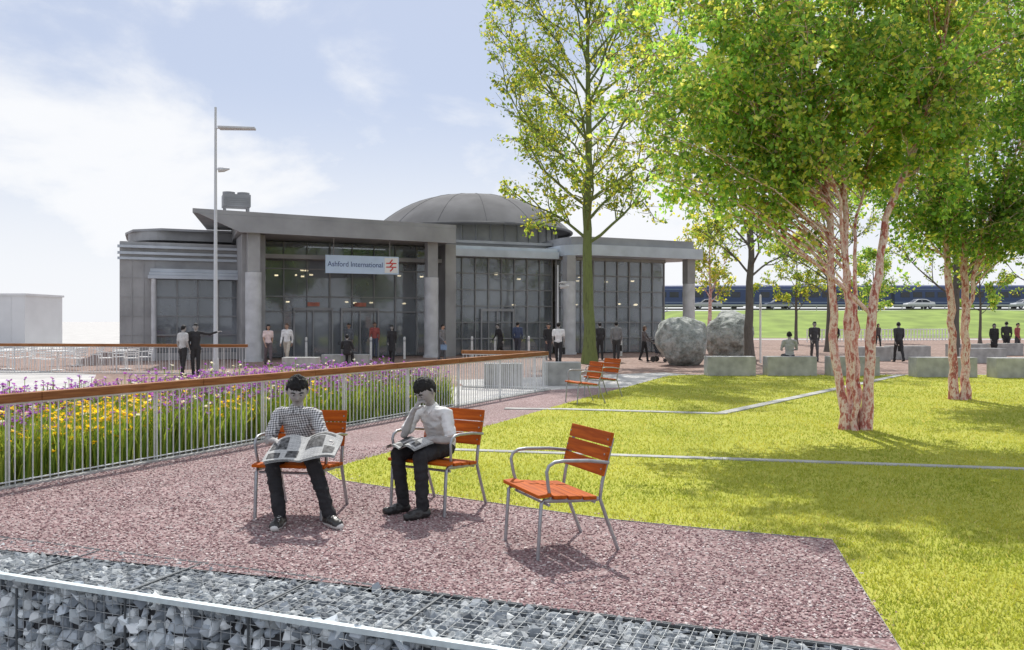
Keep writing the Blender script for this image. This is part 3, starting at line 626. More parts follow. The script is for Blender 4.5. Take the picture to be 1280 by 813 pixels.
def cloth(c,nm=None): return mat('cloth_%d_%d_%d'%tuple(int(x*255) for x in c),c,0.85,0,0.18,9)
def person(name,x,y,face,top,bot,stride=0.0,h=1.72,female=False,coat=False,point=False,shoes=(0.02,0.02,0.02),hair=None,grey=True,sit=False,z0=0.004,sleeve=True,armsw=None,bend=0.0,bag=None):
    e=empty(name,(x,y,z0),math.radians(face),h/1.72)
    sk=GREYSKIN if grey else SKIN; lp=GREYLIP if grey else LIP
    mats=[sk,cloth(top),cloth(bot),cloth(shoes)]
    S=[]; dz=0; st=stride
    sw=0.165 if female else 0.19
    by=-bend
    if sit: dz=-0.42
    hz=0.93+dz
    S.append(Seg((-0.05,0,hz),(0.05,0,hz),0.10,0.10,2,1.0))
    S.append(Seg((0,0,hz+0.04),(0,by*0.3,hz+0.18),0.108,0.088 if female else 0.10,1,1.4,1.3))
    S.append(Seg((0,by*0.3,hz+0.18),(0,by,hz+0.37),0.092 if female else 0.104,0.10,1,1.35,1.55))
    S.append(Seg((0,by,hz+0.37),(0,by*1.2,hz+0.49),0.10,0.065,1,1.55,1.7))
    S.append(Seg((-sw+0.045,by*1.2,hz+0.485),(sw-0.045,by*1.2,hz+0.485),0.052,0.052,1))
    S.append(Seg((0,by*1.2,hz+0.5),(0,by*1.4-0.015,hz+0.60),0.05,0.048,0))
    for sx in(-1,1):
        if sit:
            kn=(sx*0.12,-0.42,0.50); an=(sx*0.13,-0.40,0.09)
        else:
            f=sx*st; kn=(sx*0.085,-f*0.55-abs(f)*0.12,0.495); an=(sx*0.07,-f*1.0+ (0.05 if f<0 else 0),0.085+(0.05 if f<-0.1 else 0))
        S.append(Seg((sx*0.085,0,hz-0.01),kn,0.088,0.064,2)); S.append(Seg(kn,an,0.063,0.054,2))
        S.append(Seg((an[0],an[1]+0.03,an[2]-0.045),(an[0]*1.05,an[1]-0.15,an[2]-0.055+(0 if an[2]<0.1 else -0.02)),0.040,0.028,3))
    if coat:
        S.append(Seg((0,0,hz+0.15),(0,0,0.58+ (dz if not sit else 0)),0.10,0.135,1,1.3,1.3))
    arms=[]
    for sx in(-1,1):
        sh=Vector((sx*(sw),by*1.2,hz+0.475)); f=-sx*st*0.8 if armsw is None else armsw
        if point and sx==1:
            el=sh+Vector((0.24,-0.08,-0.04)); wr=el+Vector((0.22,-0.07,0.07))
        elif sit:
            el=sh+Vector((sx*0.06,-0.06,-0.27)); wr=el+Vector((-sx*0.06,-0.22,-0.02))
        else:
            j=random.uniform(0,0.12)
            el=sh+Vector((sx*0.028,-f*0.35+0.02,-0.29)); wr=el+Vector((-sx*0.02,-f*0.6-0.05-j,-0.24+j*0.35))
        if sleeve: S.append(Seg(sh,el,0.052,0.045,1)); S.append(Seg(el,wr,0.044,0.032,1))
        else: S.append(Seg(sh,sh.lerp(el,0.65),0.054,0.054,1)); S.append(Seg(sh.lerp(el,0.65),el,0.038,0.036,0)); S.append(Seg(el,wr,0.036,0.024,0))
        arms.append((wr,(wr-el).normalized(),sx))
    remesh_body('body',S,mats,0.019,e,3,0.009)
    b=MB()
    for wr,d,sx in arms: hand_low(b,tuple(wr+d*0.02),tuple(d),(-sx,0,0) if abs(d.x)<0.7 else (0,0,-1),(0,-1,0),0.35,0)
    b.obj('hands',[sk],e,smooth=True)
    head(e,(0,by*1.5-0.025,hz+0.67),math.radians(8+bend*90),random.uniform(-0.3,0.3),sk,lp,hair or M_dark,res=20,long=female,scale=0.97)
    if bag:
        wr=arms[0][0]; b=MB(); b.box((wr.x,wr.y,wr.z-0.30),(0.09,0.32,0.26)); b.tube([(wr.x,wr.y-0.09,wr.z-0.18),(wr.x,wr.y-0.05,wr.z-0.07),(wr.x,wr.y+0.05,wr.z-0.07),(wr.x,wr.y+0.09,wr.z-0.18)],0.008,5)
        b.obj('bag',cloth(bag),e,bevel=0.015)
    return e
BK=(0.028,0.028,0.031); WH=(0.76,0.76,0.76); DG=(0.10,0.10,0.11)
HB=mat('hair_brown',(0.09,0.05,0.03),0.6,0,0.3,60)
person('pedestrian_man',-11.05,28.2,150,(0.50,0.50,0.50),BK,0.05,1.72,sleeve=False)
person('pedestrian_man',-10.68,28.35,20,BK,BK,0.03,1.78,point=True)
person('pedestrian_woman',-10.25,35.3,30,(0.72,0.58,0.57),(0.14,0.11,0.12),0.16,1.72,female=True,grey=False,sleeve=False)
person('pedestrian_man',-9.75,36.4,-10,WH,(0.55,0.50,0.42),0.20,1.76,grey=False,hair=HB)
person('pedestrian_man',-8.2,42.2,0,(0.14,0.15,0.17),(0.10,0.09,0.09),0.0,1.75,grey=False)
person('pedestrian_man',-7.0,42.8,10,(0.34,0.09,0.08),(0.08,0.09,0.13),0.1,1.8,grey=False,hair=HB)
person('pedestrian_woman',-5.43,38,5,BK,BK,0.16,1.68,female=True,coat=True)
person('pedestrian_man',-3.35,40.4,60,(0.20,0.20,0.21),(0.14,0.14,0.15),0.1,1.7,bag=(0.25,0.35,0.5),grey=False)
person('pedestrian_man',-0.6,42,-60,BK,BK,0.25,1.74,coat=True,bend=0.07)
person('pedestrian_man',0.29,43,170,(0.06,0.08,0.15),(0.06,0.06,0.08),0.1,1.82,grey=False)
person('pedestrian_man',1.92,34.7,172,WH,BK,0.12,1.8,bag=(0.03,0.03,0.03),sleeve=False)
person('pedestrian_man',1.75,40.5,20,BK,(0.05,0.05,0.06),0.05,1.75,grey=False)
person('pedestrian_man',4.24,40.5,190,(0.04,0.04,0.045),BK,0.1,1.8)
person('pedestrian_man',4.72,38,175,(0.22,0.22,0.23),(0.05,0.05,0.055),0.14,1.84,bag=(0.02,0.02,0.02))
person('pedestrian_woman',6.1,38.8,60,(0.13,0.11,0.11),BK,0.15,1.64,female=True,armsw=0.5,grey=False,hair=HB)
person('seated_pedestrian',9.5,28.75,176,(0.36,0.36,0.35),(0.06,0.06,0.07),0,1.8,sit=True,z0=0.14,sleeve=False)
person('pedestrian_man',13.97,38.8,-8,(0.05,0.05,0.055),(0.08,0.08,0.085),0.26,1.84)
person('pedestrian_man',17.3,45,180,BK,BK,0.05,1.75)
person('pedestrian_woman',24.4,56,10,(0.09,0.07,0.07),BK,0.18,1.7,female=True,grey=False)
person('pedestrian_man',17.5,38,182,(0.04,0.042,0.05),BK,0.24,1.82,bag=(0.02,0.02,0.02))
person('pedestrian_woman',25.6,44.6,-20,BK,BK,0.02,1.74,female=True,coat=True)
person('pedestrian_man',27.2,46.2,150,(0.04,0.04,0.04),BK,0.05,1.84)
person('pedestrian_man',28.4,47.2,30,(0.32,0.08,0.08),(0.07,0.07,0.08),0.1,1.76,grey=False)
person('seated_pedestrian',-7.0,35.6,175,BK,BK,0,1.72,sit=True,z0=0.0)
pe=empty('pushchair',(6.75,38.3,0.004),math.radians(60))
b=MB()
for sx in(-0.22,0.22):
    for yy,rr in((-0.32,0.09),(0.25,0.13)): b.cyl((sx-0.02,yy,rr),(sx+0.02,yy,rr),rr,n=18)
    b.tube([(sx,-0.32,0.09),(sx,0.05,0.5),(sx,0.42,1.0)],0.012,6); b.tube([(sx,0.25,0.13),(sx,-0.1,0.55)],0.012,6)
b.tube([(-0.22,0.42,1.0),(0.22,0.42,1.0)],0.015,6)
b.obj('frame_and_wheels',M_shoe,pe)
b=MB(); b.box((0,-0.02,0.42),(0.38,0.4,0.06)); b.box((0,0.17,0.62),(0.38,0.07,0.42),M=Matrix.Rotation(-0.35,4,'X'))
for i in range(7):
    a0=i*0.22; b.tube([(-0.2,0.22-0.30*math.sin(a0),0.70+0.28*math.cos(a0)),(0.2,0.22-0.30*math.sin(a0),0.70+0.28*math.cos(a0))],0.045,8)
b.obj('seat_and_hood',cloth((0.03,0.035,0.05)),pe,bevel=0.01)

# ------------------------------------------------------------------ concrete blocks, boulders, bollards, lamps
def block(x0,x1,y,h=0.58,dep=0.6,rz=0):
    b=MB(); b.box((0,0,h/2),(x1-x0,dep,h)); o=b.obj('concrete_block_bench',M_conc,bevel=0.015); o.location=((x0+x1)/2,y+dep/2,0.004); o.rotation_euler=(0,0,rz)
for a in((6.6,8.22,28.3),(8.62,10.28,28.3),(10.75,12.4,28.3),(13.3,15.3,27.6),(15.7,17.6,27.2),(15.9,17.6,39.0),(18.2,20.2,40.5),(20.0,21.8,37.0),(23.0,25.0,44),(25.9,27.6,45.3),(0.9,2.0,24.3),(-0.8,0.3,23.6),(-9.1,-7.7,33.2),(-8.2,-6.2,36.1),(28.5,30.5,44)):
    block(*a, h=0.66 if a[0]>-5 else 0.42)
def boulder(x,y,sx,sy,sz,seed):
    import bmesh
    bm=bmesh.new(); bmesh.ops.create_icosphere(bm,subdivisions=6,radius=1)
    o3=Vector((seed,seed*2,0))
    for v in bm.verts:
        p=v.co.copy(); d=1+0.20*mnoise.noise(p*1.1+o3)+0.09*mnoise.noise(p*2.6+o3)+0.03*mnoise.noise(p*7+o3)+0.012*mnoise.noise(p*20+o3)
        for nrm in (Vector((0.8,-0.5,0.4)),Vector((-0.7,-0.6,0.5)),Vector((0.1,-0.9,-0.1)),Vector((0.2,0.1,1))):
            nn=nrm.normalized(); q=(p*d).dot(nn)
            if q>0.86: p=p-nn*(q-0.86)*0.6/d
        v.co=Vector((p.x*d*sx,p.y*d*sy,p.z*d*sz))
    me=bpy.data.meshes.new('boulder'); bm.to_mesh(me); bm.free(); me.polygons.foreach_set('use_smooth',[True]*len(me.polygons))
    me.materials.append(M_boulder); o=bpy.data.objects.new('boulder',me); COL.objects.link(o); o.location=(x,y,sz*0.86); o.rotation_euler=(0,0.1,seed)
def bm_():
    m,nt,p=nmat('granite_boulder'); L=nt.links.new; tc=N(nt,'ShaderNodeTexCoord')
    n1=N(nt,'ShaderNodeTexNoise'); n1.inputs['Scale'].default_value=2.4; n1.inputs['Detail'].default_value=12; n1.inputs['Roughness'].default_value=0.8; L(tc.outputs['Object'],n1.inputs['Vector'])
    r=ramp(nt,[(0.34,(0.10,0.11,0.10)),(0.47,(0.27,0.29,0.27)),(0.58,(0.45,0.46,0.44)),(0.70,(0.22,0.25,0.2))]); L(n1.outputs['Fac'],r.inputs['Fac']); L(r.outputs['Color'],p.inputs['Base Color'])
    n2=N(nt,'ShaderNodeTexNoise'); n2.inputs['Scale'].default_value=5; n2.inputs['Detail'].default_value=10; L(tc.outputs['Object'],n2.inputs['Vector'])
    b=N(nt,'ShaderNodeBump'); b.inputs['Strength'].default_value=0.9; b.inputs['Distance'].default_value=0.12; L(n2.outputs['Fac'],b.inputs['Height']); L(b.outputs['Normal'],p.inputs['Normal']); p.inputs['Roughness'].default_value=0.85
    return m
M_boulder=bm_()
boulder(7.25,35.6,1.34,1.1,1.14,1.3); boulder(10.6,40.8,1.5,1.2,1.30,4.2)

def bollard(x,y):
    b=MB(); b.tube([(0,0,0),(0,0,1.02),(0,0,1.08),(0,0,1.1)],[0.06,0.06,0.045,0.01],14); b.tube([(0,0,0.86),(0,0,0.93)],0.0625,14,1)
    o=b.obj('bollard',[mat('bollard_steel',(0.70,0.70,0.69),0.4,0.0),M_steel],smooth=False); o.location=(x,y,0.004)
for u,yy in((-0.245,40.3),(-0.168,41.0),(-0.128,41.3),(-0.0476,42.5),(-0.02,42.6),(0.02,42.6),(0.088,44),(0.13,45)): bollard(u*yy,yy)

def street_lamp(x,y,H,arm,second=None,r=0.075):
    e=empty('street_lamp',(x,y,0.004)); b=MB()
    b.tube([(0,0,0),(0,0,0.5),(0,0,0.52),(0,0,H)],[r*1.3,r*1.3,r,r*0.55],12); b.obj('pole',M_lamp,e,smooth=True)
    b=MB(); b.tube([(0,0,H-0.79),(0.13,0,H-0.765)],0.02,8)
    b.prism([(0.12,-0.24),(arm,-0.16),(arm,0.16),(0.12,0.24)],H-0.79,H-0.72)
    if second:
        b.tube([(0,0,second),(0.11,0,second-0.02)],0.02,8); b.tube([(0.1,0,second-0.04),(0.3,0,second-0.03),(0.5,0,second)],[0.10,0.09,0.03],10,flat=1)
    b.obj('lamp_heads',M_lamp,e,bevel=0.01)
    return e
M_lamp=mat('lamp_steel',(0.55,0.56,0.58),0.5,0.0,0.05,3)
l=street_lamp(-10.87,30.8,9.7,1.42,7.45); l.rotation_euler=(0,0,0.1)
street_lamp(2.0,36.6,4.3,0.35,3.4,0.055)
b=MB(); b.tube([(0,0,0),(0,0,3.0),(0,0,3.05)],[0.05,0.045,0.02],10); b.box((0.0,0,2.5),(0.02,0.3,0.3)); o=b.obj('white_post',M_white); o.location=(11.0,37.2,0)

# ------------------------------------------------------------------ station building
st=empty('railway_station_building',(-18.3,39.2,0.0),math.radians(23.26))
M_frame=mat('dark_frame',(0.24,0.245,0.255),0.6,0.0,0.15,3); M_panel=mat('grey_cladding',(0.34,0.34,0.345),0.7,0.0,0.25,0.7,0.1,20,spec=0.25)  # frame, cladding, fascia and interior lightened in colour to imitate haze
M_fascia=mat('pale_fascia',(0.50,0.55,0.61),0.6,0.0,0.14,1.0,spec=0.3); M_fas2=mat('grey_fascia',(0.32,0.325,0.34),0.7,0.0,0.16,0.8,spec=0.25)
M_inter=mat('interior_dark',(0.28,0.27,0.265),0.9,0,0.45,0.8); M_roof=mat('dome_metal',(0.16,0.16,0.165),0.85,0.0,0.2,0.6,spec=0.12)
M_col2=mat('column_concrete',(0.54,0.55,0.57),0.7,0,0.16,2,0.15,30)
def glass_mat():
    m=bpy.data.materials.new('tinted_glass'); m.use_nodes=True; nt=m.node_tree; nt.nodes.clear(); L=nt.links.new
    tr=N(nt,'ShaderNodeBsdfTransparent'); tr.inputs[0].default_value=(0.62,0.64,0.65,1); gl=N(nt,'ShaderNodeBsdfGlossy'); gl.inputs['Roughness'].default_value=0.04; gl.inputs['Color'].default_value=(0.85,0.9,0.95,1)
    df=N(nt,'ShaderNodeBsdfDiffuse'); df.inputs[0].default_value=(0.48,0.52,0.57,1); m0=N(nt,'ShaderNodeMixShader')  # diffuse layer: dirty film, raised to put haze into the glass colour
    fr=N(nt,'ShaderNodeFresnel'); fr.inputs[0].default_value=1.7; tc=N(nt,'ShaderNodeTexCoord'); nz=N(nt,'ShaderNodeTexNoise'); nz.inputs['Scale'].default_value=0.6; L(tc.outputs['Object'],nz.inputs['Vector'])
    n3=N(nt,'ShaderNodeTexNoise'); n3.inputs['Scale'].default_value=0.35; n3.inputs['Detail'].default_value=5; L(tc.outputs['Object'],n3.inputs['Vector'])
    mr=N(nt,'ShaderNodeMapRange'); mr.inputs[1].default_value=0.3; mr.inputs[2].default_value=0.7; mr.inputs[3].default_value=0.14; mr.inputs[4].default_value=0.50; L(n3.outputs['Fac'],mr.inputs[0]); L(mr.outputs[0],m0.inputs[0]); L(tr.outputs[0],m0.inputs[1]); L(df.outputs[0],m0.inputs[2])
    bp=N(nt,'ShaderNodeBump'); bp.inputs['Strength'].default_value=0.15; bp.inputs['Distance'].default_value=0.05; L(nz.outputs['Fac'],bp.inputs['Height']); L(bp.outputs[0],gl.inputs['Normal'])
    mx=N(nt,'ShaderNodeMixShader'); o=N(nt,'ShaderNodeOutputMaterial'); L(fr.outputs[0],mx.inputs[0]); L(m0.outputs[0],mx.inputs[1]); L(gl.outputs[0],mx.inputs[2]); L(mx.outputs[0],o.inputs[0])
    return m
M_glass=glass_mat()
def glaze(x0,x1,z0,z1,y,dx,rows,name='glazing'):
    b=MB(); b.b2(x0,x1,y+0.03,y+0.05,z0,z1); b.obj('glass_panes',M_glass,st)
    b=MB(); n=max(1,round((x1-x0)/dx))
    for i in range(n+1):
        x=x0+(x1-x0)*i/n; w=0.05 if i%3 else 0.08; b.b2(x-w/2,x+w/2,y-0.06,y+0.028,z0,z1)
    for z in rows: b.b2(x0,x1,y-0.035,y+0.027,z-0.035,z+0.035)
    b.obj('mullions',M_frame,st)
b=MB()
b.b2(0.1,29.7,7.0,7.3,0,5.4); b.b2(0.1,29.7,0.2,7.0,0.01,0.03); b.b2(0.1,29.7,0.6,7.0,3.05,3.2)
for s in(6.1,15.6,22.5): b.b2(s-0.1,s+0.1,0.3,6.9,0.03,3.04)
for i in range(34): 
    x=1+i*0.84; b.b2(x,x+RNG.uniform(0.1,0.5),RNG.uniform(1.2,5),6.5,0.03,RNG.uniform(1.2,2.9))
for i in range(20): x=1+i*1.45; b.b2(x,x+0.12,0.8,0.92,3.21,5.4)
b.obj('interior',M_inter,st)
b=MB(); 
for i in range(30):
    x=RNG.uniform(6.4,29); z=RNG.choice([2.85,2.9,4.6,4.3]); y=RNG.uniform(0.5,3.5); b.box((x,y,z),(0.16,0.16,0.07))
me=nmat('interior_lamp'); me[2].inputs['Emission Color'].default_value=(1,0.8,0.5,1); me[2].inputs['Emission Strength'].default_value=5; b.obj('interior_lamps',me[0],st)
b=MB()
for x,w,z,c in((11.2,0.8,2.3,0),(17,1.2,1.6,0),(19.6,0.7,1.9,0),(26,1.0,1.7,0),(8.0,0.6,1.7,0),(24,0.5,3.4,0),(20.8,0.9,4.6,0)): b.b2(x,x+w,0.3,0.34,z-0.35,z+0.35)
b.obj('posters',mat('poster_print',(0.45,0.48,0.52),0.6,0,0.8,2.2),st)
# left wing
b=MB(); b.b2(0,1.5,-0.05,0.25,0,5.6); b.b2(1.5,6.2,-0.02,0.25,4.35,5.6); b.b2(-0.02,0.2,0.25,9,0,5.6); b.b2(0.0,6.2,-0.12,-0.05,0,0.35)
for x in(0.5,1.0): b.b2(x,x+0.03,-0.075,-0.05,0.35,5.5)
for z in(1.2,2.1,3.0,3.9,4.8): b.b2(0.02,1.48,-0.07,-0.052,z,z+0.03)
b.obj('left_wing_wall',M_panel,st)
glaze(1.55,6.2,0.35,3.85,0,0.95,[1.2,2.1,3.0])
b=MB(); b.b2(1.2,6.5,-0.65,0.0,3.86,4.02); b.b2(1.25,6.5,-0.6,0.0,4.03,4.16); b.b2(1.3,6.5,-0.52,0.0,4.17,4.33)
for i,z in enumerate((4.75,5.0,5.3)): b.b2(-0.1,6.4,-0.14-0.05*i,-0.06,z,z+0.12)
b.obj('left_wing_fascia',M_fascia,st)
b=MB(); b.cyl((1.45,-0.5,0),(1.45,-0.5,3.85),0.11); b.obj('left_wing_post',M_col2,st)
b=MB()
pts=[(2.0+math.cos(a)*1.8,5.0-math.sin(a)*3.0) for a in np.linspace(math.pi,math.pi/2,8)][::1]
b.prism([(0.4,5.0)]+[(p[0],p[1]) for p in pts[1:]]+[(9,2.0),(9,8),(0.4,8)],5.9,6.35); b.obj('upper_storey',M_panel,st)
b=MB(); b.prism([(0.1,4.9),(0.5,2.9),(1.8,1.75),(9,1.75),(9,8.3),(0.1,8.3)],6.35,6.46); b.obj('upper_storey_roof',M_fas2,st)
b=MB(); b.b2(0,30,0.26,16,5.45,5.62); b.b2(0,30,15.8,16,0,5.44); b.b2(29.8,30,0.3,15.79,0,5.44); b.obj('main_roof_and_rear_walls',M_panel,st)
# entrance canopy
b=MB()
b.prism([(4.9,-3.69),(15.6,-2.35),(15.6,3),(5.2,3)],5.92,6.60)
b.obj('entrance_canopy',M_panel,st)
b=MB()
b.prism([(3.0,-4.05),(15.75,-2.46),(15.75,3.1),(4.0,3.1)],6.61,6.80)
v=[(5.0,-3.82,5.86),(15.72,-2.48,5.86),(15.72,-2.48,6.605),(3.2,-4.04,6.605)]; v2=[(x,y+0.10,z) for x,y,z in v]
b.add(v+v2,[[0,1,2,3]]); b.F.append(np.array([[7,6,5,4],[0,4,5,1],[3,7,4,0],[1,5,6,2]])+b.n-8); b.M.append(np.zeros(4,dtype=np.int32))
b.obj('canopy_fascia',M_fas2,st)
glaze(6.3,15.5,0.05,5.85,0,1.15,[2.35,3.1,4.5])
b=MB(); b.b2(5.2,6.25,-2.6,0.2,0,5.9); b.b2(15.52,16.1,-1.4,0.2,0,5.9); b.b2(6.26,15.5,-0.9,-0.1,4.95,5.15)
b.obj('entrance_piers',M_panel,st)
b=MB()
for x,y in((5.65,-3.15),(14.55,-2.0),(22.9,-1.2),(31.0,-1.1)): b.cyl((x,y,0),(x,y,4.1),0.36,n=28); b.cyl((x,y,0.0),(x,y,0.12),0.42,n=28); b.cyl((x,y,2.0),(x,y,2.04),0.368,n=28)
b.obj('columns',M_col2,st,smooth=False)
b=MB()
for x,y,t in((5.65,-3.15,5.9),(14.55,-2.0,5.9),(22.9,-1.2,5.55),(31.0,-1.1,5.55)): b.b2(x-0.27,x+0.27,y-0.27,y+0.27,4.11,t)
b.obj('column_heads',M_panel,st)
b=MB()
for x in(8.9,11.3,19.0,26.0):
    b.b2(x-1.0,x-0.92,-0.14,-0.065,0,2.4); b.b2(x+0.92,x+1.0,-0.14,-0.065,0,2.4); b.b2(x-1.0,x+1.0,-0.14,-0.065,2.41,2.55); b.b2(x-0.03,x+0.03,-0.12,-0.065,0,2.4)
b.obj('door_frames',M_fas2,st)
b=MB(); 
for x in(8.9,11.3): b.b2(x-0.3,x+0.3,-0.18,-0.15,2.62,2.82)
b.obj('door_signs',mat('door_sign_red',(0.38,0.12,0.08),0.5,0,0.4,3),st)
glaze(16.15,22.4,0.05,5.35,0,0.78,[0.9,1.8,2.7,3.6,4.5])
b=MB(); b.b2(16.12,22.5,-0.75,0.25,5.37,5.75); b.b2(16.12,22.5,-0.55,0.25,5.76,5.95); b.obj('mid_fascia',M_fascia,st)
b=MB(); b.b2(15.8,30,1.2,14,5.63,6.25); b.obj('clerestory',M_panel,st)
b=MB(); b.b2(15.6,30.3,0.9,14.3,6.251,6.4); b.obj('clerestory_roof',M_fas2,st)
glaze(22.5,29.75,0.05,5.35,-0.3,0.8,[0.9,1.8,2.7,3.6,4.5])
b=MB(); 
c=[(22.6+1.6-1.6*math.cos(a),-1.9+1.6-1.6*math.sin(a)) for a in np.linspace(0,math.pi/2,9)]
b.prism(c+[(31.6,-1.7),(31.6,0.8),(29.9,3),(22.6,3)],5.55,6.15); b.obj('right_roof_edge',M_fascia,st)
b=MB(); c=[(x+0.25 if x<23 else x,y+0.3) for x,y in c]
b.prism(c+[(31.2,-1.3),(31.2,0.6),(29.7,2.6),(23,2.6)],6.152,6.62); b.obj('right_roof_cap',M_fas2,st)
b=MB(); b.b2(22.5,29.9,-0.3,0.2,5.36,5.54); b.obj('right_beam',M_panel,st)
# dome (shallow cap)
R=6.5; zc=7.6; hh=2.45; nn=56; rings=14
pr=[(R*math.cos(a*math.pi/2), zc+hh*(1-(math.cos(a*math.pi/2))**2.5)) for a in np.linspace(0,1,rings+1)]
b=MB(); V=[]
for i,(r,z) in enumerate(pr):
    r=max(r,0.001)
    for j in range(nn): V.append((20.6+r*math.cos(j*2*math.pi/nn),8.2+r*math.sin(j*2*math.pi/nn),z))
b.add(V,[[i*nn+j,i*nn+(j+1)%nn,(i+1)*nn+(j+1)%nn,(i+1)*nn+j] for i in range(rings) for j in range(nn)])
b.obj('dome_roof',M_roof,st,smooth=True)
b=MB()
for j in range(0,nn,4):
    b.tube([(20.6+r*math.cos(j*2*math.pi/nn),8.2+r*math.sin(j*2*math.pi/nn),z+0.005) for r,z in pr[:-1]],0.02,4)
b.tube([(20.6+R*math.cos(t),8.2+R*math.sin(t),zc-0.05) for t in np.linspace(0,2*math.pi,57)],0.09,6,caps=False)
b.obj('dome_ribs',M_roof,st)
b=MB(); b.cyl((20.6,8.2,6.4),(20.6,8.2,zc),5.5,n=40); b.obj('dome_drum',M_panel,st)
b=MB()
for j in range(40): 
    a=j*2*math.pi/40; b.cyl((20.6+5.55*math.cos(a),8.2+5.55*math.sin(a),6.4),(20.6+5.55*math.cos(a),8.2+5.55*math.sin(a),zc),0.05,n=5)
b.obj('drum_mullions',M_fas2,st)
b=MB(); b.b2(4.6,5.9,0.3,1.4,7.55,8.15); b.cyl((4.9,0.85,8.15),(4.9,0.85,8.3),0.3,n=16); b.cyl((5.6,0.85,8.15),(5.6,0.85,8.3),0.3,n=16)
for x in(4.7,5.8):
    for y in(0.4,1.3): b.b2(x-0.04,x+0.04,y-0.04,y+0.04,6.8,7.55)
for z in(7.65,7.75,7.85,7.95): b.b2(4.65,5.85,0.275,0.3,z,z+0.04)
b.obj('rooftop_plant_unit',M_fas2,st)
b=MB(); b.b2(9.1,12.75,-2.30,-2.2,4.2,5.08); b.obj('sign_panel',mat('sign_white_blue',(0.55,0.68,0.86),0.4,0,0.05,2),st)
b=MB(); b.b2(12.02,12.7,-2.318,-2.302,4.27,5.02); b.obj('sign_logo_panel',mat('sign_white',(0.8,0.8,0.8),0.4,0,0.03),st)
b=MB(); y0=-2.33
for z in(4.53,4.72): b.b2(12.1,12.62,y0,y0+0.01,z,z+0.055)
b.beam((12.42,y0+0.005,4.93),(12.28,y0+0.005,4.76),0.012,0.06); b.beam((12.3,y0+0.005,4.35),(12.45,y0+0.005,4.51),0.012,0.06); b.beam((12.3,y0+0.003,4.57),(12.44,y0+0.003,4.73),0.012,0.06)
b.obj('sign_arrows',mat('sign_red',(0.6,0.03,0.03),0.4),st)
b=MB(); 
for x in(9.5,12.3): b.cyl((x,-2.25,5.08),(x,-2.25,5.92),0.03,n=8)
b.obj('sign_hangers',M_frame,st)
cu=bpy.data.curves.new('sign_text','FONT'); cu.body='Ashford International'; cu.size=0.36; cu.extrude=0.004; cu.align_y='CENTER'
to=bpy.data.objects.new('t',cu); COL.objects.link(to); dg=bpy.context.evaluated_depsgraph_get(); tm=bpy.data.meshes.new_from_object(to.evaluated_get(dg)); wtxt=max(v.co.x for v in tm.vertices); bpy.data.objects.remove(to)
to=bpy.data.objects.new('sign_text',tm); COL.objects.link(to); to.parent=st; to.rotation_euler=(math.pi/2,0,0); to.location=(9.2,-2.306,4.64); to.scale=(2.72/wtxt,1,1); tm.materials.clear(); tm.materials.append(mat('sign_navy',(0.03,0.06,0.2),0.5))

# ------------------------------------------------------------------ background
b=MB(); b.b2(-50,-34.8,60,65,0,3.7); b.b2(-50.1,-34.7,59.9,65.1,3.7,3.85)
for x in np.arange(-49,-35,1.1): b.b2(x,x+0.03,59.975,60,0,3.68)
b.obj('background_building',mat('pale_grey_render',(0.66,0.66,0.67),0.8,0,0.06,0.7))
def embank():
    xs=np.concatenate([np.linspace(14,140,64),np.linspace(160,700,10)]); prof=[(92,0.0),(96,0.25),(104,1.2),(114,2.6),(121,3.4),(124,3.5),(500,3.6),(2000,3.7)]
    b=MB(); V=[]
    for i,x in enumerate(xs):
        f=min(1,(x-14)/9)
        for y,z in prof: V.append((x,y+1.5*math.sin(x*0.05),z*f+0.15*mnoise.noise(Vector((x*0.1,y*0.1,0)))*(0 if z<0.1 else 1)))
    k=len(prof); b.add(V,[[i*k+j,(i+1)*k+j,(i+1)*k+j+1,i*k+j+1] for i in range(len(xs)-1) for j in range(k-1)])
    b.obj('grass_embankment',mat('bank_grass',(0.20,0.28,0.05),0.95,0,0.3,0.35,0.3,8),smooth=True)
embank()
b=MB(); b.b2(20,320,126.5,133,3.66,3.8); b.obj('road',mat('road_asphalt',(0.10,0.10,0.10),0.9,0,0.15,2))
b=MB(); 
for x in np.arange(22,300,6): b.b2(x,x+3,129.6,129.75,3.8,3.806)
b.obj('road_marking',M_white)
b=MB(); b.b2(20,320,125.6,125.7,4.15,4.4); 
for x in np.arange(20,320,3.2): b.b2(x-0.05,x+0.05,125.7,125.8,3.3,4.4)
b.obj('crash_barrier',M_steel)
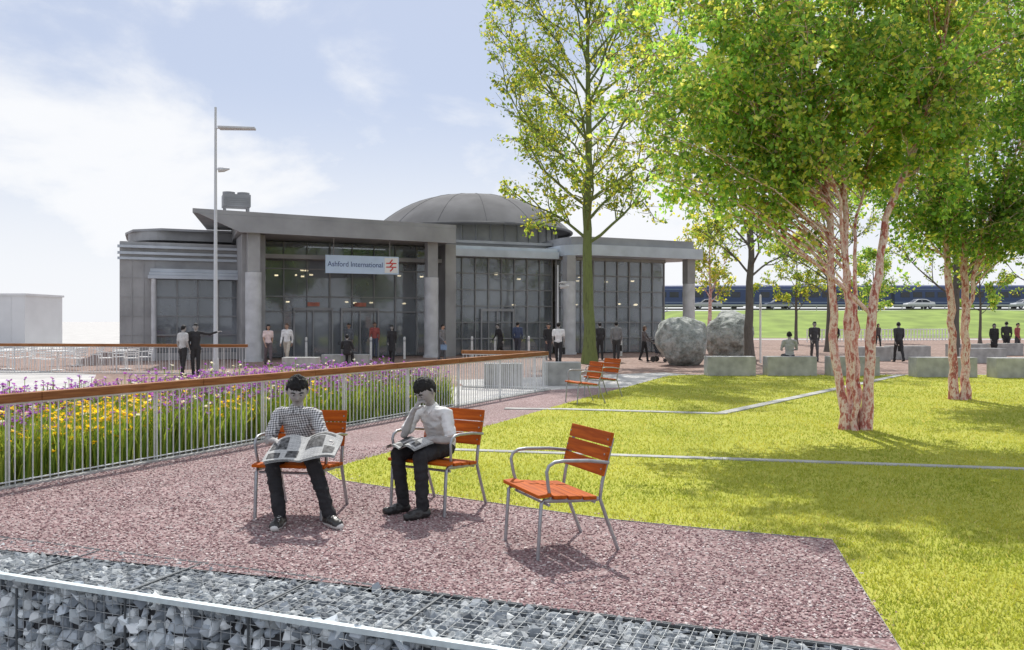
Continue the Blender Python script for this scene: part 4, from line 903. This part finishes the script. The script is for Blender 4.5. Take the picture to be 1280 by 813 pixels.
def car(x,y,z,c,face=0):
    e=empty('parked_car',(x,y,z),face)
    prof=[(-2.1,0.35),(-2.12,0.62),(-2.0,0.80),(-1.2,0.92),(-0.55,1.38),(0.0,1.46),(0.85,1.42),(1.5,1.05),(2.0,0.98),(2.12,0.7),(2.1,0.35)]
    b=MB(); n=len(prof)
    rings=[]
    for yy,sc in((-0.86,0.0),(-0.82,0.03),(0.82,0.03),(0.86,0.0)):
        rings.append([(px,yy*(1-0.16*max(0,pz-0.9)/0.5),pz+ (sc if pz>0.5 else 0)) for px,pz in prof])
    V=[p for r in rings for p in r]
    b.add(V,[[i*n+j,i*n+(j+1)%n,(i+1)*n+(j+1)%n,(i+1)*n+j] for i in range(3) for j in range(n)]); base=b.n-len(V)
    b.F.append(np.array([list(range(n))[::-1],[3*n+j for j in range(n)]])+base); b.M.append(np.zeros(2,dtype=np.int32))
    b.obj('body',mat('car_paint_%d'%int(c[0]*100),c,0.25,0.1,0.02),e)
    b=MB()
    for s in(-1,1):
        for q in([(-1.02,0.96),(-0.5,1.34),(0.05,1.39),(0.05,0.97)],[(0.12,0.97),(0.12,1.39),(0.8,1.35),(1.3,1.06),(1.3,0.98)]):
            yy=lambda pz: s*(0.875*(1-0.16*max(0,pz-0.9)/0.5))
            b.add([(px,yy(pz),pz) for px,pz in q],[list(range(len(q)))])
    b.add([(-1.22,-0.7,0.955),(-1.22,0.7,0.955),(-0.6,0.64,1.40),(-0.6,-0.64,1.40)],[[0,1,2,3]])
    b.obj('windows',mat('car_glass',(0.02,0.025,0.03),0.1),e)
    b=MB()
    for px in(-1.35,1.3):
        for s in(-1,1): b.cyl((px,s*0.70,0.32),(px,s*0.88,0.32),0.32,n=20); b.cyl((px,s*0.885,0.32),(px,s*0.89,0.32),0.19,n=12,mat=1)
    b.obj('wheels',[M_shoe,M_steel],e)
for i,(x,c) in enumerate(((62.5,(0.75,0.75,0.75)),(79,(0.6,0.62,0.64)),(41,(0.12,0.14,0.2)),(96,(0.7,0.7,0.7)),(30,(0.5,0.5,0.52)))): car(x,129,3.8,c,0)
for i in range(9):
    x0=17+i*23.3; e=empty('train_carriage',(x0,141,3.75))
    b=MB(); b.b2(0,22.6,-1.4,1.4,0.9,3.6)
    pr=[(-1.4,3.6),(-1.2,3.95),(-0.7,4.15),(0.7,4.15),(1.2,3.95),(1.4,3.6)]
    V=[(0,a,c) for a,c in pr]+[(22.6,a,c) for a,c in pr]; n=6
    b.add(V,[[j,n+j,n+j+1,j+1] for j in range(n-1)]); b.add(V[:6],[list(range(6))]); b.add(V[6:],[list(range(6))[::-1]])
    b.obj('body',mat('navy_train_paint',(0.045,0.07,0.17),0.45,0.0,0.1),e)
    b=MB()
    for w in np.arange(1.0,21,2.05): b.b2(w,w+1.5,-1.43,-1.402,2.1,3.0)
    b.obj('windows',mat('train_glass',(0.03,0.035,0.045),0.12),e)
    b=MB(); b.b2(0,22.6,-1.415,-1.402,1.2,1.34); b.b2(0,22.6,-1.42,-1.402,3.4,3.5); b.obj('stripe',mat('train_stripe',(0.2,0.25,0.38),0.5),e)
    b=MB(); 
    for w in(2.5,5,17.5,20): b.cyl((w,-1.1,0.45),(w,-0.9,0.45),0.45,n=16)
    b.b2(1,21.5,-1.2,1.2,0.5,0.88); b.obj('bogies',M_shoe,e)
b=MB()
for x in np.arange(30,230,24): b.b2(x-0.12,x+0.12,143.5,143.74,3.6,9.6); b.b2(x-0.06,x+0.06,140.4,143.5,8.9,9.05)
b.obj('railway_masts',M_steel)
e=empty('white_fence',(0,0,0)); b=MB()
pa=np.array([26.0,74.0]); pb=np.array([44.0,83.0])
for i in range(46):
    p=pa+(pb-pa)*i/45; b.b2(p[0]-0.04,p[0]+0.04,p[1]-0.04,p[1]+0.04,0,1.15)
b.beam((*pa,1.1),(*pb,1.1),0.06,0.08); b.beam((*pa,0.55),(*pb,0.55),0.04,0.05)
b.obj('posts_and_rails',M_white,e)
b=MB(); b.prism([(5,84),(200,84),(200,88.5),(5,88.5)],0,0.012); b.obj('path',M_conc)

def cafe_chair(x,y,a):
    e=empty('cafe_chair',(x,y,0.004),a); b=MB()
    for sx in(-0.21,0.21):
        b.tube([(sx,-0.2,0),(sx,-0.19,0.45),(sx,-0.17,0.66),(sx,0.17,0.68)],0.014,6); b.tube([(sx,0.24,0),(sx,0.19,0.45),(sx,0.26,0.86)],0.014,6)
    b.box((0,0,0.45),(0.44,0.42,0.025))
    for z in(0.58,0.66,0.74,0.82): b.box((0,0.205+(z-0.45)*0.15,z),(0.42,0.015,0.045))
    b.obj('frame_seat_back',M_white,e)
def cafe_table(x,y):
    e=empty('cafe_table',(x,y,0.004)); b=MB(); b.cyl((0,0,0.71),(0,0,0.74),0.38,n=24); b.cyl((0,0,0.02),(0,0,0.71),0.03,n=10); b.cyl((0,0,0),(0,0,0.02),0.24,n=20); b.obj('top_and_pedestal',M_white,e)
for x,y in((-19.5,32.5),(-17.2,31.8),(-15.0,32.6),(-21.5,34.5),(-18.2,35.2)):
    cafe_table(x,y)
    for k in range(4):
        a=k*math.pi/2+x; cafe_chair(x-0.72*math.sin(a),y+0.72*math.cos(a),a)

# ------------------------------------------------------------------ trees
def bark(name,cols,stretch=(6,6,1.2),scale=1.6,bump=0.6):
    m,nt,p=nmat(name); L=nt.links.new; tc=N(nt,'ShaderNodeTexCoord'); mp=N(nt,'ShaderNodeMapping'); mp.inputs['Scale'].default_value=stretch; L(tc.outputs['Object'],mp.inputs[0])
    nz=N(nt,'ShaderNodeTexNoise'); nz.inputs['Scale'].default_value=scale; nz.inputs['Detail'].default_value=10; nz.inputs['Roughness'].default_value=0.7; L(mp.outputs[0],nz.inputs['Vector'])
    k=len(cols); r=ramp(nt,[(0.3+0.4*i/(k-1),c) for i,c in enumerate(cols)]); L(nz.outputs['Fac'],r.inputs['Fac']); L(r.outputs['Color'],p.inputs['Base Color'])
    b=N(nt,'ShaderNodeBump'); b.inputs['Strength'].default_value=bump; b.inputs['Distance'].default_value=0.03; L(nz.outputs['Fac'],b.inputs['Height']); L(b.outputs['Normal'],p.inputs['Normal']); p.inputs['Roughness'].default_value=0.85
    return m
M_birch=bark('birch_bark',[(0.14,0.05,0.04),(0.48,0.14,0.12),(0.60,0.32,0.29),(0.78,0.66,0.62),(0.48,0.14,0.12),(0.26,0.08,0.07),(0.80,0.72,0.69)],(4,4,2.0),2.0)
M_barkd=bark('dark_bark',[(0.05,0.045,0.04),(0.14,0.125,0.11),(0.07,0.06,0.055)],(8,8,1.0),1.6)
M_barkg=bark('mossy_bark',[(0.06,0.07,0.03),(0.18,0.22,0.07),(0.10,0.12,0.05)],(8,8,1.0),1.6)
def leaves(b,P,size,pal,pw,shade=None):
    n=len(P); a=RNG.normal(size=(n,3)); a[:,2]-=0.5; a/=np.linalg.norm(a,axis=1)[:,None]
    c=RNG.normal(size=(n,3)); c=np.cross(a,c); c/=np.linalg.norm(c,axis=1)[:,None]
    s=(size*(0.65+0.7*RNG.random(n)))[:,None]; nrm=np.cross(a,c)
    v=np.stack([P,P+a*s*0.45+c*s*0.36+nrm*s*0.08,P+a*s,P+a*s*0.45-c*s*0.36+nrm*s*0.08],1)
    col=np.array(pal)[RNG.choice(len(pal),n,p=pw)]*(0.75+0.5*RNG.random((n,1)))
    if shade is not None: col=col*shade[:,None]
    b.add(v.reshape(-1,3),np.arange(4*n).reshape(-1,4),0,np.repeat(np.clip(col,0,0.8),4,0))
def bez(p0,p1,p2,n): 
    t=np.linspace(0,1,n)[:,None]; return (1-t)**2*p0+2*t*(1-t)*p1+t*t*p2
def clump_tree(name,base,stems,ells,nclump,per,leafsize,pal,pw,barkm,seed,clr=0.42):
    rng=np.random.default_rng(seed); e=empty(name,(base[0],base[1],0)); b=MB(); SP=[]
    for (bx,by,pts,r) in stems:
        p=np.array([(bx,by,-0.05)]+pts,float); t=np.linspace(0,1,len(p)); tt=np.linspace(0,1,26)
        q=np.stack([np.interp(tt,t,p[:,i]) for i in range(3)],1)
        for _ in range(3): q[1:-1]=(q[:-2]+2*q[1:-1]+q[2:])/4
        q[1:-1,:2]+=rng.normal(0,0.022,(24,2))
        rr=r*(1-0.82*tt**1.1); rr[0]*=1.35; rr[1]*=1.12; rr*=1+rng.normal(0,0.07,26)
        b.tube(q,rr,10); SP.append((q,rr))
    allp=np.concatenate([s[0] for s in SP]); allr=np.concatenate([s[1] for s in SP])
    lb=MB(); LP=[]; SH=[]; YL=[]
    for k in range(nclump):
        c,rad,_w=ells[rng.choice(len(ells),p=[x[2] for x in ells])]
        d=rng.normal(size=3); d/=np.linalg.norm(d); rr=rng.random()**0.38
        tgt=np.array(c)+d*rr*np.array(rad)
        dist=np.linalg.norm(allp[:,:2]-tgt[:2],axis=1); want=tgt[2]-0.55*dist-0.3
        sc=np.abs(allp[:,2]-want)+0.6*dist+rng.random(len(allp))*0.5; sc[allp[:,2]<1.6]+=50
        i=int(np.argmin(sc)); p0=allp[i]; mid=(p0+tgt)/2+np.array([0,0,0.18*np.linalg.norm(tgt-p0)])+rng.normal(0,0.12,3)
        q=bez(p0,mid,tgt,8); q[1:-1]+=rng.normal(0,0.03,(6,3)); r0=min(allr[i]*0.5,0.010+0.008*np.linalg.norm(tgt-p0)); b.tube(q,np.linspace(r0,0.005,8),5,caps=False)
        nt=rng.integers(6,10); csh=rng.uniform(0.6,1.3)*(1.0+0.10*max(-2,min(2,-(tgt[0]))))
        for _ in range(nt):
            s0=q[rng.integers(4,8)]; d=rng.normal(size=3); d/=np.linalg.norm(d); d[2]*=0.6; e1=s0+d*clr*rng.uniform(0.6,1.5); e2=e1+np.array([0,0,-clr*rng.uniform(0.1,0.9)])+d*0.1
            w=bez(s0,e1,e2,5); b.tube(w,np.linspace(0.006,0.002,5),3,caps=False)
            m=int(per*rng.uniform(0.5,1.5)/nt); t=rng.random(m)[:,None]; t=t**0.7
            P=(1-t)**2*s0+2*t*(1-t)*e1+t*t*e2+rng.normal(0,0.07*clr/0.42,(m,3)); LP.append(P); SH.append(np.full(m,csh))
    b.obj('trunk_and_branches',barkm,e,smooth=True)
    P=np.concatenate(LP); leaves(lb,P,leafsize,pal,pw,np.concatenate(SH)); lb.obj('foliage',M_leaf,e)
GP=[(0.15,0.31,0.07),(0.26,0.46,0.10),(0.38,0.56,0.13),(0.62,0.68,0.14),(0.76,0.72,0.20)]
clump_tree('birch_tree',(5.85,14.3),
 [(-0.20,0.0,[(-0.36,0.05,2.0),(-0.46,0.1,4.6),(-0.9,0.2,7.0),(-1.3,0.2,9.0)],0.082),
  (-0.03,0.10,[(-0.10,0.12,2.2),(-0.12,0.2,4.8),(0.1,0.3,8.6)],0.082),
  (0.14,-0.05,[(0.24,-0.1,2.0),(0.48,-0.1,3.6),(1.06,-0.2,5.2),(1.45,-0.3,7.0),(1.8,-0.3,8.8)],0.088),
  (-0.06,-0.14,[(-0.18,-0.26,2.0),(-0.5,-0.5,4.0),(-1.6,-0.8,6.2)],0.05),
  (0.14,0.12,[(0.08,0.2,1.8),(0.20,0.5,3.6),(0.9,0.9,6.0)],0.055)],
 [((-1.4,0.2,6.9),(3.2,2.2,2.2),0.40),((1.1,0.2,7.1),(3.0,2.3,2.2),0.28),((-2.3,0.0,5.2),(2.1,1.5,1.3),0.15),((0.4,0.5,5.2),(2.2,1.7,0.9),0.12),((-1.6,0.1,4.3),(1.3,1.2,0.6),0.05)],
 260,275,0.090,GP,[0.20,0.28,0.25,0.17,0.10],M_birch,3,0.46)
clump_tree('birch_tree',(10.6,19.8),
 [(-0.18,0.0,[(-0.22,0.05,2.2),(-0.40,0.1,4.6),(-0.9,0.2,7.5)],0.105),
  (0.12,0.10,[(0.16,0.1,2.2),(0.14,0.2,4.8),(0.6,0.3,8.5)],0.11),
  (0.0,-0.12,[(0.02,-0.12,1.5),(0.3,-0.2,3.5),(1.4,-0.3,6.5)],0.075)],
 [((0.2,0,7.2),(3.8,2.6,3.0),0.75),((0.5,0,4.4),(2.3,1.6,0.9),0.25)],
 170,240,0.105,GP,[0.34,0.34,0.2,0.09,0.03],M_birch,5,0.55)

def grow_tree(name,base,H,R,trunk_r,barkm,pal,pw,nleaf,leafsize,seed,h0=0.3,nprim=26,lean=(0,0),up=0.5,levels=3,shape=None,nsec=7,ntw=5):
    rng=np.random.default_rng(seed); e=empty(name,(base[0],base[1],0)); b=MB(); LP=[]
    n=24; t=np.linspace(0,1,n); q=np.stack([lean[0]*t**1.5,lean[1]*t**1.5,H*t-0.05],1); q[2:,:2]+=np.cumsum(rng.normal(0,0.035*H/18,(n-2,2)),0)
    rr=trunk_r*(1-0.93*t**0.9); rr[0]*=1.5; rr[1]*=1.1; b.tube(q,rr,12)
    def branch(p,d,L,r,lev):
        k=7 if lev<2 else 4; pts=[p]; dd=d.copy()
        for i in range(k):
            dd=dd+rng.normal(0,0.13 if lev<2 else 0.22,3)+np.array([0,0,0.07*up]); dd/=np.linalg.norm(dd); pts.append(pts[-1]+dd*L/k)
        pts=np.array(pts); b.tube(pts,np.linspace(r,max(r*0.2,0.006),k+1),6 if lev==1 else (4 if lev==2 else 3),caps=False)
        if lev<levels:
            nc=nsec if lev==1 else ntw
            for j in range(nc):
                tt=rng.uniform(0.25,1.0); i=min(int(tt*k),k-1); pp=pts[i]+(pts[i+1]-pts[i])*(tt*k-i)
                ax=pts[i+1]-pts[i]; ax/=np.linalg.norm(ax); o=rng.normal(size=3); o-=ax*o@ax; o/=np.linalg.norm(o); nd=ax*0.75+o*0.65+np.array([0,0,0.15*up]); nd/=np.linalg.norm(nd)
                branch(pp,nd,L*rng.uniform(0.30,0.5)*(1.15-0.4*tt),r*0.42,lev+1)
        if lev>=levels-1:
            m=nleaf if lev==levels else nleaf//2
            tt=rng.random(m)*k*0.999; i=tt.astype(int); P=pts[i]+(pts[i+1]-pts[i])*(tt-i)[:,None]+rng.normal(0,0.10,(m,3)); LP.append(P)
    for j in range(nprim):
        tt=h0+(0.97-h0)*((j+rng.random())/nprim); i=min(int(tt*(n-1)),n-2); p=q[i]+(q[i+1]-q[i])*(tt*(n-1)-i)
        az=j*2.4+rng.normal(0,0.3); el=math.radians(22+36*tt); d=np.array([math.cos(az)*math.cos(el),math.sin(az)*math.cos(el),math.sin(el)])
        u=(tt-h0)/(1-h0); prof=shape(u) if shape else (math.sin(math.pi*min(1,(u*0.8+0.2)))**0.7)
        branch(p,d,R*prof*rng.uniform(0.8,1.15),trunk_r*0.34*(1-0.6*tt),1)
    b.obj('trunk_and_branches',barkm,e,smooth=True)
    lb=MB(); leaves(lb,np.concatenate(LP),leafsize,pal,pw); lb.obj('foliage',M_leaf,e)
YP=[(0.32,0.46,0.08),(0.58,0.60,0.10),(0.72,0.66,0.12),(0.20,0.32,0.07)]
grow_tree('lime_tree',(3.38,36.6),19.5,6.3,0.28,M_barkg,YP,[0.40,0.28,0.12,0.20],8,0.16,21,h0=0.26,nprim=36,nsec=10,ntw=8)
grow_tree('plane_tree',(10.4,36.8),12,4.6,0.22,M_barkd,YP,[0.4,0.1,0.05,0.45],5,0.14,22,h0=0.30,nprim=26,nsec=9,ntw=7)
grow_tree('plane_tree',(19.2,51),10,4.0,0.2,M_barkd,YP,[0.4,0.15,0.05,0.4],6,0.15,23,h0=0.3,nprim=20)
grow_tree('plane_tree',(23.2,44),11,4.4,0.25,M_barkd,YP,[0.4,0.1,0.05,0.45],5,0.15,24,h0=0.25,nprim=24,nsec=8,ntw=6)
grow_tree('young_tree',(15.5,66),9,3.4,0.2,M_birch,YP,[0.3,0.3,0.2,0.2],7,0.2,25,h0=0.35,nprim=16)
grow_tree('young_tree',(39,70),8,2.8,0.14,M_barkd,GP,[0.2,0.3,0.3,0.1,0.1],10,0.2,26,h0=0.3,nprim=16)
grow_tree('young_tree',(31,72),7.5,2.8,0.14,M_barkd,GP,[0.2,0.3,0.3,0.1,0.1],6,0.2,27,h0=0.3,nprim=16)
grow_tree('young_tree',(23,68),8.5,3.2,0.15,M_barkd,YP,[0.3,0.3,0.1,0.3],7,0.2,29,h0=0.28,nprim=16)
grow_tree('plane_tree',(30.5,48),10,4.0,0.2,M_barkd,YP,[0.4,0.1,0.1,0.4],6,0.15,28,h0=0.3,nprim=18)

# ------------------------------------------------------------------ light, sky, camera
tosun=Vector((-0.02,0.62,0.78)).normalized()
sd=bpy.data.lights.new('sun','SUN'); sd.energy=4.5; sd.angle=math.radians(0.6); sd.color=(1,0.96,0.89)
so=bpy.data.objects.new('sun',sd); COL.objects.link(so); so.rotation_euler=tosun.to_track_quat('Z','Y').to_euler(); so.location=(0,0,30)
w=bpy.data.worlds.new('World'); scene.world=w; w.use_nodes=True; nt=w.node_tree; L=nt.links.new
bg=nt.nodes['Background']; bg.inputs['Strength'].default_value=0.14
sky=N(nt,'ShaderNodeTexSky',sky_type='NISHITA'); sky.sun_disc=False; sky.sun_elevation=math.asin(tosun.z); sky.sun_rotation=math.atan2(tosun.x,tosun.y); sky.dust_density=0.6; sky.ozone_density=1.5
tc=N(nt,'ShaderNodeTexCoord'); mp=N(nt,'ShaderNodeMapping'); mp.inputs['Scale'].default_value=(1,1,1.8); mp.inputs['Location'].default_value=(0.9,0.1,0.30); L(tc.outputs['Generated'],mp.inputs[0])
nz=N(nt,'ShaderNodeTexNoise'); nz.inputs['Scale'].default_value=3.2; nz.inputs['Detail'].default_value=10; nz.inputs['Roughness'].default_value=0.56; nz.inputs['Distortion'].default_value=0.25; L(mp.outputs[0],nz.inputs['Vector'])
cr=N(nt,'ShaderNodeMapRange'); cr.interpolation_type='SMOOTHSTEP'; cr.inputs[1].default_value=0.42; cr.inputs[2].default_value=0.62; L(nz.outputs['Fac'],cr.inputs[0])
sep=N(nt,'ShaderNodeSeparateXYZ'); L(tc.outputs['Generated'],sep.inputs[0])
hz=N(nt,'ShaderNodeMapRange'); hz.interpolation_type='SMOOTHSTEP'; hz.inputs[1].default_value=0.02; hz.inputs[2].default_value=0.28; hz.inputs[3].default_value=0.9; hz.inputs[4].default_value=0.0; L(sep.outputs[2],hz.inputs[0])
tint=N(nt,'ShaderNodeMix',data_type='RGBA'); tint.inputs['Factor'].default_value=0.80; L(sky.outputs[0],tint.inputs['A']); tint.inputs['B'].default_value=(3.7,4.2,5.5,1)
mx=N(nt,'ShaderNodeMath',operation='MAXIMUM'); L(cr.outputs[0],mx.inputs[0]); L(hz.outputs[0],mx.inputs[1])
mm=N(nt,'ShaderNodeMath',operation='MULTIPLY_ADD'); mm.inputs[1].default_value=0.86; mm.inputs[2].default_value=0.12; L(mx.outputs[0],mm.inputs[0])
mix=N(nt,'ShaderNodeMix',data_type='RGBA'); L(mm.outputs[0],mix.inputs['Factor']); L(tint.outputs['Result'],mix.inputs['A']); mix.inputs['B'].default_value=(6.85,6.95,7.15,1)
L(mix.outputs['Result'],bg.inputs['Color'])

cam=bpy.data.cameras.new('camera'); co=bpy.data.objects.new('camera',cam); COL.objects.link(co); co.location=(0,0,1.85); co.rotation_euler=(math.radians(90),0,0)
cam.lens=29.53; cam.sensor_width=36; cam.shift_y=-0.0035; cam.clip_end=6000; scene.camera=co
scene.view_settings.view_transform='Standard'; scene.view_settings.look='None'; scene.view_settings.exposure=0
